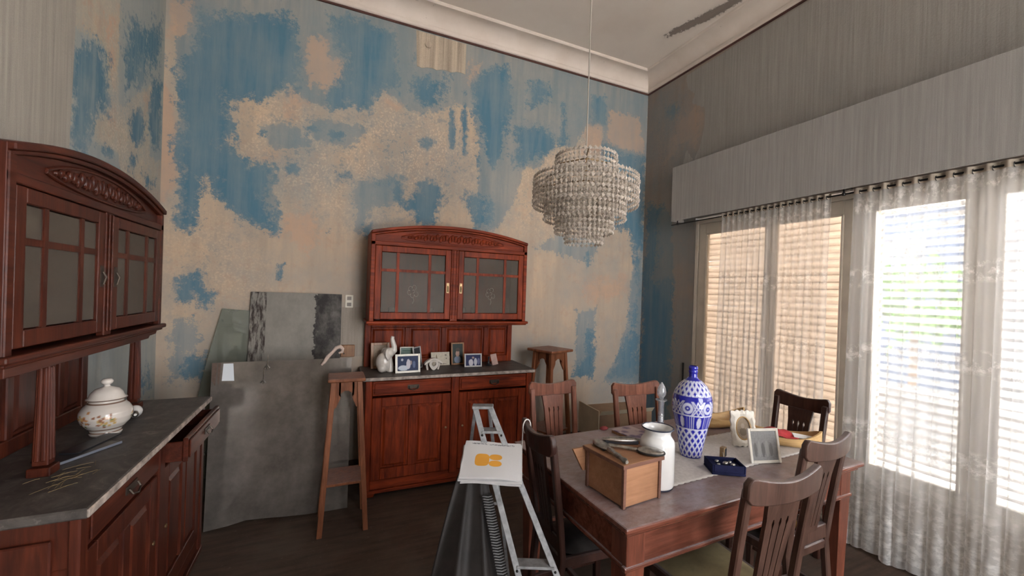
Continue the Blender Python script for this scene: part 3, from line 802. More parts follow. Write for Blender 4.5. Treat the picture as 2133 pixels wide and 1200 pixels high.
t.l(df.outputs[0], mx.inputs[1]); t.l(tl.outputs[0], mx.inputs[2]); t.l(mx.outputs[0], t.o.inputs[0])
M['slat_white'] = t.m
def shutter(label, ya, yb, pitch, h, tilt):
    r = thing('roller_shutter', label, 'shutter', (3.455, 0.5*(ya+yb), 0.03), 0, 'roller shutters outside the windows')
    w = 0.5*(yb-ya)
    for s in (-1, 1): MB().box(-0.02, 0.02, s*w-0.012, s*w+0.012, 0, 2.36).build('guide_rail', M['paintwhite'], r)
    me = None
    n = int(2.3/pitch)
    for i in range(n):
        if me is None:
            a = [(-0.006, -h/2), (0.004, -h/2), (0.009, 0), (0.004, h/2), (-0.006, h/2), (-0.001, 0)]
            o = MB().prism([(x, z) for x, z in a], -w+0.014, w-0.014, 'y').build('slat', M['slat'] if tilt == 0 else M['slat_white'], r)
            me = o.data
        else:
            o = bpy.data.objects.new('slat', me); COL.objects.link(o); o.parent = r
        o.location = (0, 0, 0.02+pitch*(i+0.5))
        if tilt == 0: o.scale = (1, 1, random.choice((1.03, 1.03, 1.02, 0.97, 0.90)))
        o.rotation_euler = (random.uniform(-0.0015, 0.0015), tilt+random.uniform(-0.03, 0.03), 0)
    return r
shutter('closed beige roller shutter glowing behind the narrow lace curtain', 1.64, 2.96, 0.055, 0.056, 0.0)
shutter('open slatted roller shutter with daylight through it behind the wide lace curtain', 0.33, 1.555, 0.055, 0.032, 0.25)

# pelmet board covered with the wallpaper
PX = 3.15
p = MB()
p.box(PX, PX+0.018, -2.7, 3.165, 2.375, 2.925)
p.box(PX+0.018, XR, -2.7, 3.165, 2.907, 2.925)
p.box(PX+0.018, XR, 3.147, 3.165, 2.375, 2.907)
p.box(PX+0.018, XR, -2.7, -2.682, 2.375, 2.907)
tag(p.build('curtain_pelmet', M['paper'], bevel=0.002), 'long boxed pelmet covered in grey striped wallpaper above the windows', 'pelmet')

# rod with brackets
RX, RZ = 3.215, 2.352
r = thing('curtain_rod', 'thin dark iron curtain rod running below the wallpapered pelmet', 'curtain rod', (RX, 0.8, RZ))
MB().tube([(0, -3.2, 0), (0, 2.42, 0)], 0.006, 8).build('rod', M['darkmetal'], r, smooth=True)
for y in (2.34, 0.86, -0.9):
    b = MB(); b.box(-0.004, 0.004, y-0.004, y+0.004, 0, 0.05); b.box(-0.004, XR-RX, y-0.004, y+0.004, 0.05, 0.058)
    b.lathe([(0.010, -0.01), (0.012, 0), (0.010, 0.01)], 10, (0, y, 0))
    b.build('bracket', M['darkmetal'], r)

# sheer lace
def lace(name, warm):
    t = NT(name)
    t.t.nodes.remove(t.b)
    tc = t.n('ShaderNodeTexCoord')
    uv = tc.outputs['UV']
    sx = t.n('ShaderNodeSeparateXYZ'); t.l(uv, sx.inputs[0])          # u, v in metres along the cloth
    vor = t.n('ShaderNodeTexVoronoi', feature='DISTANCE_TO_EDGE'); vor.inputs['Scale'].default_value = 16
    mp = t.n('ShaderNodeMapping'); mp.inputs['Scale'].default_value = (1, 0.6, 1); t.l(uv, mp.inputs[0]); t.l(mp.outputs[0], vor.inputs['Vector'])
    nz = t.noise(14, 5, 0.7, uv)
    flower = t.ramp(t.math('ADD', t.math('MULTIPLY', vor.outputs['Distance'], 0.5), t.noise(30, 5, 0.7, uv)), [(0.50, 1.0), (0.58, 0.0)])
    lowf = t.ramp(t.math('ADD', sx.outputs[1], t.math('MULTIPLY', nz, 0.3)), [(0.45, 1.0), (0.75, 0.0)])
    w2 = t.n('ShaderNodeTexWave', wave_type='BANDS', bands_direction='Y'); w2.inputs['Scale'].default_value = 0.62; w2.inputs['Distortion'].default_value = 2.2; w2.inputs['Detail'].default_value = 3
    t.l(uv, w2.inputs['Vector'])
    sprig = t.math('MULTIPLY', t.ramp(w2.outputs[1], [(0.82, 0.0), (0.95, 1.0)]), t.ramp(nz, [(0.48, 0.0), (0.6, 1.0)]))
    dens = t.math('ADD', 0.36, t.math('MULTIPLY', t.math('MULTIPLY', flower, lowf), 0.22))
    dens = t.math('ADD', dens, t.math('MULTIPLY', lowf, 0.18))
    dens = t.math('ADD', dens, t.math('MULTIPLY', sprig, 0.30), clamp=True)
    lw = t.n('ShaderNodeLayerWeight'); lw.inputs[0].default_value = 0.5
    dens = t.math('ADD', dens, t.math('MULTIPLY', lw.outputs['Facing'], 0.22), clamp=True)
    tr = t.n('ShaderNodeBsdfTransparent')
    df = t.n('ShaderNodeBsdfDiffuse'); tl = t.n('ShaderNodeBsdfTranslucent')
    df.inputs[0].default_value = tuple(warm)+(1,); tl.inputs[0].default_value = tuple(warm)+(1,)
    m1 = t.n('ShaderNodeMixShader'); m1.inputs[0].default_value = 0.5
    m2 = t.n('ShaderNodeMixShader')
    t.l(df.outputs[0], m1.inputs[1]); t.l(tl.outputs[0], m1.inputs[2])
    t.l(dens, m2.inputs[0]); t.l(tr.outputs[0], m2.inputs[1]); t.l(m1.outputs[0], m2.inputs[2])
    t.l(m2.outputs[0], t.o.inputs[0])
    return t.m
M['lace'] = lace('cream_lace', (0.93, 0.91, 0.89))
M['hem'] = plain('cream_heading_tape', (0.50, 0.43, 0.35), 0.85, 0.1, 40)

def curtain(label, ya, yb, nf, amp, zbot, seedv):
    rnd = random.Random(seedv)
    r = thing('lace_curtain', label, 'curtain', (RX, 0.5*(ya+yb), 0), 0, 'lace curtains')
    W = yb-ya; nu, nv = nf*10, 40
    ph = [rnd.uniform(-0.6, 0.6) for _ in range(nf+2)]
    am = [rnd.uniform(0.55, 1.25) for _ in range(nf+2)]
    V = []; UV = []
    for j in range(nv+1):
        v = j/nv
        z = zbot+(RZ+0.012-zbot)*v
        for i in range(nu+1):
            u = i/nu
            k = u*nf; ki = int(min(k, nf)); fr = k-ki
            A = am[ki]*(1-fr)+am[ki+1]*fr; Ph = ph[ki]*(1-fr)+ph[ki+1]*fr
            low = (1-v)
            x = amp*(0.35+0.65*low**0.6)*A*math.sin(2*PI*k+Ph*low*2)+0.25*amp*low*math.sin(2*PI*k*0.37+seedv)
            x = max(-0.05, min(0.055, x))-0.02*low
            y = -W/2+u*W+0.022*low*math.cos(2*PI*k+Ph)*A
            V.append((x, y, z+(0.010*math.sin(k*2.1+seedv) if j == 0 else 0))); UV.append((u*W*1.7, z))
    F = [(j*(nu+1)+i, j*(nu+1)+i+1, (j+1)*(nu+1)+i+1, (j+1)*(nu+1)+i) for j in range(nv) for i in range(nu)]
    m = MB().add(V, F)
    o = m.build('lace_cloth', M['lace'], r, smooth=True, angle=180, normals=False)
    ul = o.data.uv_layers.new(name='UVMap')
    li = np.zeros(len(o.data.loops), np.int32); o.data.loops.foreach_get('vertex_index', li)
    ul.data.foreach_set('uv', np.array(UV, np.float32)[li].ravel())
    # gathered heading of stiff tape with rings
    tp = MB()
    vs = []
    top = nv*(nu+1)
    for i in range(nu+1):
        x, y, z = V[top+i]
        vs += [(x-0.003, y, z-0.028), (x-0.003, y, z+0.012)]
    tp.add(vs, [(2*i, 2*i+2, 2*i+3, 2*i+1) for i in range(nu)])
    tp.build('heading_tape', M['hem'], r, smooth=True, angle=180, normals=False)
    rme = None
    for k in range(nf):
        y = -W/2+(k+0.5)/nf*W
        if rme is None:
            g = MB().tube([(0.013*math.cos(a), 0, 0.013*math.sin(a)) for a in np.linspace(0, 2*PI, 12, endpoint=False)], 0.0022, 5, True)
            ro = g.build('curtain_ring', M['darkmetal'], r, smooth=True); rme = ro.data
        else:
            ro = bpy.data.objects.new('curtain_ring', rme); COL.objects.link(ro); ro.parent = r
        ro.location = (0, y, RZ-0.004)
    return r
curtain('narrow lace curtain hanging before the closed beige shutter', 1.735, 2.62, 17, 0.024, 0.03, 3)
curtain('wide lace curtain reaching the floor before the bright open shutter', -0.35, 1.60, 26, 0.034, 0.015, 8)

# slim cord winder on the pier beside the window
cw = thing('shutter_strap', 'slim dark shutter strap on the wall beside the window frame', 'strap', (3.302, 3.09, 0.62))
MB().box(-0.004, 0.004, -0.008, 0.008, 0.0, 0.32).build('strap', M['darkmetal'], cw)
MB().box(-0.012, 0.006, -0.016, 0.016, -0.09, 0.01).build('winder_plate', M['brass'], cw, bevel=0.003)

# ------------------------------------------------------------------ outside
M['pavement'] = plain('pale_yard_paving', (0.58, 0.54, 0.49), 0.9, 0.15, 2)
M['screenwall'] = plain('grey_screen_wall', (0.10, 0.10, 0.105), 0.9, 0.12, 2)
M['facade'] = plain('blue_grey_boards', (0.05, 0.07, 0.11), 0.8, 0.1, 3)
struct(MB().box(XR+0.26, 16, -9, 12, -0.22, -0.12).build('ground', M['pavement']))
struct(MB().box(XL-0.25, XR+0.26, -9, YF-0.25, -0.22, -0.12).build('terrace', M['pavement']))  # ground beyond the added opening, bounces sunlight up to the ceiling
yw = thing('sky_screen_wall', 'grey wall with coping raised tall across the yard outside to block bright sky', 'wall', (9.0, 2.0, -0.12))  # raised and kept dark to cut the sky glare behind the shutters
MB().box(-0.1, 0.1, -1.6, 9, 0, 6.0).build('wall_body', M['screenwall'], yw)
MB().box(-0.15, 0.15, -1.65, 9.05, 6.0, 6.1).build('coping', M['pavement'], yw)
nb = thing('garden_shed', 'blue-grey shed standing before the yard wall outside', 'shed', (8.2, 3.35, -0.12))
MB().box(0, 0.6, -0.55, 0.6, 0, 3.2).build('shed_wall', M['facade'], nb)
MB().box(-0.1, 0.68, -0.62, 0.66, 3.2, 3.28).build('eaves', M['pavement'], nb)
for yy in (0.02,):
    w_ = MB().box(-0.02, 0.02, yy-0.3, yy+0.3, 1.9, 2.8).build('window', M['facade'], nb)
    MB().box(-0.035, -0.02, yy-0.26, yy+0.26, 1.95, 2.75).build('window_pane', M['windowglass'], w_)
M['leaf'] = plain('green_leaf', (0.10, 0.20, 0.05), 0.6, 0.4, 3)
M['bark'] = plain('bark', (0.12, 0.08, 0.05), 0.9, 0.3, 20)
pp = thing('screen_parapet', 'low grey parapet added outside the windows to hide the bright ground', 'parapet', (4.55, 1.0, -0.12))  # added to block the view of the sunlit paving
MB().box(-0.06, 0.06, -4, 6, 0, 0.95).build('parapet_wall', M['screenwall'], pp)
MB().box(-0.10, 0.10, -4, 6, 0.95, 1.0).build('parapet_coping', M['screenwall'], pp)
sh = thing('shrub', 'green leafy shrub growing outside before the yard wall', 'shrub', (7.0, 2.75, -0.12))
MB().tube([(0, 0, 0), (0.05, 0.02, 0.8), (0, 0, 1.6)], [0.06, 0.045, 0.03], 8).build('stem', M['bark'], sh, smooth=True)
lf = MB(); rnd = random.Random(4)
for i in range(420):
    a = rnd.uniform(0, 2*PI); cz = rnd.uniform(-1, 1); rr = rnd.uniform(0.4, 1.0)
    s = math.sqrt(1-cz*cz)
    c = Vector((0.6*rr*s*math.cos(a), 0.6*rr*s*math.sin(a), 1.75+0.6*rr*cz))
    Mx = Matrix.Translation(c) @ Matrix.Rotation(rnd.uniform(0, 6.28), 4, 'Z') @ Matrix.Rotation(rnd.uniform(-1.2, 1.2), 4, 'X')
    L = rnd.uniform(0.12, 0.22)
    lf.add([(0, 0, 0), (0.25*L, 0.4*L, 0.03), (0, L, 0), (-0.25*L, 0.4*L, 0.03)], [(0, 1, 2, 3)], Mx)
fo = lf.build('foliage', M['leaf'], sh, normals=False); fo['kind'] = 'stuff'

# ------------------------------------------------------------------ sideboards
t = NT('grey_marble')
nz = t.noise(9, 6, 0.7, t.coords(), 1.2); nz2 = t.noise(40, 4, 0.6, t.coords())
c = t.ramp(nz, [(0.32, (0.032, 0.027, 0.024)), (0.5, (0.066, 0.056, 0.050)), (0.62, (0.098, 0.084, 0.074)), (0.74, (0.24, 0.205, 0.18))])
c = t.mix(t.ramp(nz2, [(0.6, 0.0), (0.72, 0.3)]), c, (0.30, 0.26, 0.23))
t.p(base=c, rough=0.5, spec=0.4)
M['marble'] = t.m
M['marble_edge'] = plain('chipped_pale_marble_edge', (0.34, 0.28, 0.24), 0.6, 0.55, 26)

def panel(parent, name, x0, x1, z0, z1, yf, mat, frame=0.055, rails=None, splits=(), th=0.02):
    """framed raised-panel board whose face is at y = yf (towards -y); splits: x of extra stiles"""
    m = MB()
    xs = [x0]+list(splits)+[x1]
    m.box(x0, x0+frame, yf, yf+th, z0, z1); m.box(x1-frame, x1, yf, yf+th, z0, z1)
    m.box(x0+frame, x1-frame, yf, yf+th, z0, z0+frame*1.2); m.box(x0+frame, x1-frame, yf, yf+th, z1-frame, z1)
    for s in splits: m.box(s-frame*0.4, s+frame*0.4, yf, yf+th, z0+frame*1.2, z1-frame)
    m.box(x0+frame, x1-frame, yf+0.013, yf+th, z0+frame*1.2, z1-frame)
    o = m.build(name, mat, parent, bevel=0.004)
    edges = [x0+frame]+[e for s in splits for e in (s-frame*0.4, s+frame*0.4)]+[x1-frame]
    for i in range(0, len(edges), 2):
        a, b = edges[i]+0.014, edges[i+1]-0.014
        zz0, zz1 = z0+frame*1.2+0.014, z1-frame-0.014
        k = 0.016
        vs = [(a, yf+0.013, zz0), (b, yf+0.013, zz0), (b, yf+0.013, zz1), (a, yf+0.013, zz1),
              (a+k, yf+0.003, zz0+k), (b-k, yf+0.003, zz0+k), (b-k, yf+0.003, zz1-k), (a+k, yf+0.003, zz1-k)]
        MB().add(vs, [(4,5,6,7),(0,1,5,4),(1,2,6,5),(2,3,7,6),(3,0,4,7),(0,3,2,1)]).build('raised_panel', mat, o)
    return o

def bail_handle(parent, x, y, z):
    m = MB()
    m.box(x-0.045, x+0.045, y-0.004, y, z-0.012, z+0.016)
    m.tube([(x-0.035, y-0.008, z+0.006), (x-0.033, y-0.018, z-0.012), (x, y-0.022, z-0.022), (x+0.033, y-0.018, z-0.012), (x+0.035, y-0.008, z+0.006)], 0.004, 6)
    return m.build('handle', M['bronze'], parent, smooth=True)

def sideboard(label, loc, rz, W, HW, hx, hdepth, zb, zt, rise, columns, open_drawer, mats, zcount=0.925, panel_to=None):
    mz, mx_, my = mats
    r = thing('sideboard', label, 'sideboard', loc, rz, 'pair of mahogany sideboards with glazed tops')
    w = W/2; FD = -0.485
    # base carcass
    b = MB()
    b.box(-w+0.02, w-0.02, FD+0.022, -0.03, 0.10, 0.735); b.box(-w+0.02, -w+0.045, FD+0.022, -0.03, 0.735, 0.893)
    b.box(w-0.045, w-0.02, FD+0.022, -0.03, 0.735, 0.893); b.box(-0.02, 0.02, FD+0.022, -0.03, 0.735, 0.893)
    b.box(-w+0.045, w-0.045, -0.055, -0.03, 0.735, 0.893); b.box(-w+0.045, w-0.045, FD+0.022, -0.055, 0.885, 0.893)
    b.build('carcass', mz, r, bevel=0.003)
    for s in (-1, 1):
        MB().box(s*(w-0.025)-0.025, s*(w-0.025)+0.025, FD-0.006, FD+0.022, 0.05, 0.893).build('stile', mz, r, bevel=0.005)
    MB().box(-0.033, 0.033, FD-0.006, FD+0.022, 0.10, 0.893).build('stile', mz, r, bevel=0.005)
    pl = MB(); pl.box(-w+0.05, w-0.05, FD+0.004, FD+0.022, 0.055, 0.125); pl.box(-w+0.0, w-0.0, FD-0.012, -0.03, 0.03, 0.056)
    for sx in (-1, 1):
        for yy in (FD+0.03, -0.08): pl.frust((sx*(w-0.05)-0.03, sx*(w-0.05)+0.03, yy-0.03, yy+0.03), (sx*(w-0.05)-0.04, sx*(w-0.05)+0.04, yy-0.036, yy+0.04), 0, 0.032)
    pl.build('plinth', mx_, r, bevel=0.004)
    for s in (-1, 1): MB().box(s*(w-0.012)-0.008, s*(w-0.012)+0.008, FD+0.06, -0.08, 0.17, 0.83).build('side_panel', mz, r, bevel=0.004)
    ct = MB()
    n = 24
    f_ = [(-w-0.02+(2*w+0.04)*i/n, FD-0.03+random.uniform(-0.002, 0.002)) for i in range(n+1)]
    ct.prism(f_+[(w+0.02, -0.015), (-w-0.02, -0.015)], 0.894, zcount, 'z')
    mt = ct.build('marble_top', M['marble'], r, bevel=0.005)
    MB().box(-w-0.02, w+0.02, FD-0.034, FD-0.026, 0.897, zcount-0.003).build('pale_edge', M['marble_edge'], mt, bevel=0.003)  # paler strip along the front edge of the top
    # drawers and doors
    for i, s in enumerate((-1, 1)):
        xa, xb = (-w+0.052, -0.036) if s < 0 else (0.036, w-0.052)
        pull = open_drawer if (open_drawer and s > 0) else 0.0
        d = MB()
        d.box(xa, xb, FD-pull, FD+0.02-pull, 0.775, 0.885)
        d.box(xa+0.014, xb-0.014, FD-0.007-pull, FD-pull, 0.789, 0.871)
        d.box(xa+0.006, xa+0.018, FD+0.02-pull, FD+0.33-pull, 0.778, 0.868); d.box(xb-0.018, xb-0.006, FD+0.02-pull, FD+0.33-pull, 0.778, 0.868)
        d.box(xa+0.018, xb-0.018, FD+0.02-pull, FD+0.33-pull, 0.778, 0.786)
        dr = d.build('drawer', mx_, r, bevel=0.004)
        bail_handle(dr, (xa+xb)/2, FD-0.007-pull, 0.833)
        dd = panel(r, 'door', xa, xb, 0.128, 0.758, FD, mz, 0.07, splits=((xa+xb)/2,))
        ky = MB().lathe([(0.009, 0), (0.009, 0.004), (0.004, 0.006)], 12, M=rotm(PI/2, 0, 0, (xb-0.035 if s < 0 else xa+0.035, FD-0.001, 0.48)))
        ky.build('keyhole_plate', M['brass'], dd)
    # back board between counter and hutch
    pt = w-0.015 if panel_to is None else panel_to
    bpl = panel(r, 'back_panel', -w+0.015, pt, zcount, zb+0.006, -0.06, mz, 0.05, splits=(-w+0.015+(pt+w-0.015)*0.26, -w+0.015+(pt+w-0.015)*0.50, -w+0.015+(pt+w-0.015)*0.80), th=0.035)
    # columns
    for cx, cy in columns:
        c = MB(); k = 0.021
        c.box(cx-k-0.009, cx+k+0.009, cy-k-0.009, cy+k+0.009, zcount, zcount+0.03)
        c.frust((cx-k, cx+k, cy-k, cy+k), (cx-k*0.78, cx+k*0.78, cy-k*0.78, cy+k*0.78), zcount+0.035, zb-0.02)
        c.box(cx-k, cx+k, cy-k, cy+k, zb-0.02, zb+0.004)
        for s in (-1, 1):
            for q in (-0.4, 0.4):
                c.frust((cx+q*k-0.006, cx+q*k+0.006, cy+s*k-0.004, cy+s*k+0.004), (cx+q*k*0.7-0.005, cx+q*k*0.7+0.005, cy+s*k*0.72-0.004, cy+s*k*0.72+0.004), zcount+0.05, zb-0.04)
                c.frust((cx+s*k-0.004, cx+s*k+0.004, cy+q*k-0.006, cy+q*k+0.006), (cx+s*k*0.72-0.004, cx+s*k*0.72+0.004, cy+q*k*0.7-0.005, cy+q*k*0.7+0.005), zcount+0.05, zb-0.04)
        c.build('column', mz, r, bevel=0.003)
    # hutch
    h = HW/2; HF = -hdepth
    zd0, zd1 = zb+0.05, zt-0.115                   # doors
    sh_ = MB()
    sh_.box(hx-h+0.0, hx-h+0.022, HF+0.022, -0.03, zb+0.03, zt-0.02); sh_.box(hx+h-0.022, hx+h, HF+0.022, -0.03, zb+0.03, zt-0.02)
    sh_.box(hx-h+0.022, hx+h-0.022, -0.045, -0.03, zb+0.03, zt-0.02)
    sh_.box(hx-h+0.022, hx+h-0.022, HF+0.03, -0.045, zd0+0.40*(zd1-zd0)+0.16, zd0+0.40*(zd1-zd0)+0.172)
    sh_.box(hx-h+0.022, hx+h-0.022, HF+0.022, -0.045, zd1+0.01, zd1+0.03)
    sh_.build('hutch_case', mz, r, bevel=0.002)
    for s in (-1, 1): MB().box(hx+s*(h-0.008)-0.010, hx+s*(h-0.008)+0.010, HF+0.001, -0.031, zb+0.03, zt-0.002).build('hutch_side', mz, r, bevel=0.002)
    fl = MB()
    fl.box(hx-h-0.022, hx+h+0.022, HF-0.022, -0.03, zb+0.012, zb+0.034)
    fl.box(hx-h-0.010, hx+h+0.010, HF-0.010, -0.03, zb, zb+0.012)
    fl.build('hutch_floor', mx_, r, bevel=0.006, seg=2)
    def arc(x): return zt+rise*(1-((x-hx)/h)**2)
    n = 20
    X = [hx-h+2*h*i/n for i in range(n+1)]
    tp = MB().strip([(x, arc(x)-0.024) for x in X], [(x, arc(x)) for x in X], HF-0.016, -0.03, 'y')
    tp.strip([(x, arc(x)-0.040) for x in X], [(x, arc(x)-0.024) for x in X], HF-0.004, HF+0.03, 'y')
    tp.build('arched_top', mx_, r, bevel=0.004)
    fz = MB()
    fz.strip([(x, zd1+0.034) for x in X], [(x, arc(x)-0.040) for x in X], HF+0.016, HF+0.030, 'y')
    fz.box(hx-h, hx+h, HF-0.004, HF+0.022, zd1+0.004, zd1+0.034)
    for s in (-1, 1): fz.box(hx+s*(h-0.016)-0.016, hx+s*(h-0.016)+0.016, HF-0.004, HF+0.022, zb+0.03, zt-0.03)
    fz.box(hx-0.031, hx+0.031, HF-0.004, HF+0.022, zd0-0.016, zd1+0.004)
    for q in (-0.014, 0.014): fz.box(hx+q-0.004, hx+q+0.004, HF-0.010, HF-0.004, zd0, zd1)
    fz.build('hutch_frame', mx_, r, bevel=0.003)
    # carved lens-shaped relief
    cv = MB(); L = h*0.66
    Xc = [hx-L+2*L*i/n for i in range(n+1)]
    zc = lambda x: 0.5*(zd1+0.034+arc(x)-0.040)
    hh = lambda x: max(0.004, (0.40*(arc(hx)-0.040-zd1-0.034))*(1-((x-hx)/L)**2)**0.7)
    ring = [(x, HF+0.013, zc(x)+hh(x)) for x in Xc]+[(x, HF+0.013, zc(x)-hh(x)) for x in reversed(Xc)]
    cv.tube(ring, 0.006, 6, True)
    k = 0
    x = hx-L*0.86
    while x < hx+L*0.88:
        a = hh(x)
        if a > 0.008:
            cv.ball((x, HF+0.014, zc(x)+0.25*a*math.sin(k*2.3)), (0.014, 0.011, a*0.55), 8, 6, None)
            cv.tube([(x-0.012, HF+0.013, zc(x)-0.5*a), (x, HF+0.010, zc(x)), (x+0.014, HF+0.013, zc(x)+0.55*a)], 0.005, 5)
        x += 0.026; k += 1
    cv.build('carved_frieze', mx_, r, smooth=True)
    if columns:                                     # stepped bracket board under the hutch
        bb = MB().strip([(hx-h, zb-0.030), (hx+h-0.16, zb-0.030), (hx+h-0.145, zb-0.018), (hx+h-0.07, zb-0.016), (hx+h-0.055, zb-0.004)],
                        [(hx-h, zb), (hx+h-0.16, zb), (hx+h-0.145, zb), (hx+h-0.07, zb), (hx+h-0.055, zb)], HF-0.004, HF+0.016, 'y')
        bb.build('bracket_board', mx_, r, bevel=0.003)
    # glazed doors
    for s in (-1, 1):
        xa, xb = (hx-h+0.034, hx-0.033) if s < 0 else (hx+0.033, hx+h-0.034)
        fr = 0.048
        d = MB()
        d.box(xa, xa+fr, HF-0.002, HF+0.02, zd0, zd1); d.box(xb-fr, xb, HF-0.002, HF+0.02, zd0, zd1)
        d.box(xa+fr, xb-fr, HF-0.002, HF+0.02, zd0, zd0+fr*1.1); d.box(xa+fr, xb-fr, HF-0.002, HF+0.02, zd1-fr, zd1)
        gx0, gx1, gz0, gz1 = xa+fr, xb-fr, zd0+fr*1.1, zd1-fr
        dr = d.build('glazed_door', mz, r, bevel=0.003)
        gw, gh = gx1-gx0, gz1-gz0
        vx = [gx0+gw*0.245, gx0+gw*0.745]; vz = gz0+gh*0.70
        for q in vx: MB().box(q-0.0115, q+0.0115, HF+0.002, HF+0.016, gz0, gz1).build('glazing_bar', mz, dr)
        MB().box(gx0, gx1, HF+0.0025, HF+0.0155, vz-0.0115, vz+0.0115).build('glazing_bar', mz, dr)
        xs = [gx0]+vx+[gx1]; zs = [gz0, vz, gz1]
        for a in range(3):
            for c_ in range(2):
                MB().box(xs[a]+0.004, xs[a+1]-0.004, HF+0.007, HF+0.010, zs[c_]+0.004, zs[c_+1]-0.004).build('pane', M['cabinetglass'], dr)
        # etched rose in the tall middle pane
        e = MB(); cx, cz = 0.5*(vx[0]+vx[1]), gz0+0.36*gh
        for k in range(6):
            a0 = k*PI/3+0.3; q = 0.020 if k else 0.013
            ox, oz = (cx+0.032*math.cos(a0), cz+0.032*math.sin(a0)) if k else (cx, cz)
            e.tube([(ox+q*math.cos(a)*0.8, HF+0.0062, oz+q*math.sin(a)) for a in np.linspace(a0-2.2, a0+2.2, 12)], 0.0009, 4)
        e.tube([(cx, HF+0.0062, cz-0.05), (cx+0.006, HF+0.0062, cz-0.075), (cx-0.004, HF+0.0062, cz-0.10)], 0.0009, 4)
        if not columns: e.build('etched_rose', M['etch'], dr)
        lx = xb-fr*0.5 if s < 0 else xa+fr*0.5
        lt = MB().box(lx-0.011, lx+0.011, HF-0.006, HF-0.002, zd0+0.38*(zd1-zd0), zd0+0.38*(zd1-zd0)+0.085)
        zz = zd0+0.38*(zd1-zd0)+0.02
        lt.tube([(lx, HF-0.008, zz+0.04), (lx, HF-0.018, zz+0.02), (lx, HF-0.010, zz-0.01)], 0.004, 6)
        lt.build('latch', M['bronze'] if columns else M['brass'], dr)
    return r

MAH = (M['mahogany'], M['mahogany_x'], M['mahogany_y']); OLD_SHADED = (M['oldwood'], M['oldwood_shaded_x'], M['oldwood_shaded_y'])
SB = sideboard('reddish mahogany sideboard with framed photos on its top against the peeling blue wall', (0.957, YB, 0), 0, 1.40, 1.36, 0.0, 0.36, 1.305, 2.055, 0.085,
               [], 0.0, MAH)
SL = sideboard('dark mahogany sideboard deepened to hold shade, with two columns and a pulled-out drawer holding a lidded jar', (XL, 2.265, 0), PI/2, 1.31, 1.17, -0.035, 0.30, 1.335, 1.985, 0.085,
               [(-0.345, -0.265), (0.50, -0.215)], 0.085, OLD_SHADED, panel_to=0.43)

# ------------------------------------------------------------------ table
tb = thing('dining_table', 'dusty dark wooden dining table with deep moulded apron and square legs', 'table', (1.747, 1.61, 0), math.radians(1.7))
TW, TD = 0.79, 0.455
m = MB()
m.box(-TW, TW, -TD, TD, 0.756, 0.78)
m.build('table_top', M['table'], tb, bevel=0.007, seg=2)
m = MB(); m.box(-TW+0.018, TW-0.018, -TD+0.018, TD-0.018, 0.736, 0.756)
m.build('edge_moulding', M['table'], tb, bevel=0.006, seg=2)
LX, LY = TW-0.105, TD-0.085
for nm, (x0, x1, y0, y1) in {'a': (-LX, LX, -TD+0.045, -TD+0.068), 'b': (-LX, LX, TD-0.068, TD-0.045), 'c': (-TW+0.045, -TW+0.068, -LY, LY), 'd': (TW-0.068, TW-0.045, -LY, LY)}.items():
    MB().box(x0, x1, y0, y1, 0.60, 0.736).build('apron', M['table'], tb, bevel=0.002)
for y in (-TD+0.036, TD-0.060): MB().box(-TW+0.03, TW-0.03, y, y+0.024, 0.592, 0.612).build('apron_moulding', M['table'], tb, bevel=0.006, seg=2)
for x in (-TW+0.036, TW-0.060): MB().box(x, x+0.024, -TD+0.06, TD-0.06, 0.592, 0.612).build('apron_moulding', M['table'], tb, bevel=0.006, seg=2)
for sx in (-1, 1):
    for sy in (-1, 1):
        cx, cy = sx*(TW-0.085), sy*(TD-0.085)
        l = MB(); l.box(cx-0.044, cx+0.044, cy-0.044, cy+0.044, 0.60, 0.736)
        l.frust((cx-0.030, cx+0.030, cy-0.030, cy+0.030), (cx-0.044, cx+0.044, cy-0.044, cy+0.044), 0.0, 0.60)
        l.build('leg', M['table_leg'], tb, bevel=0.003)

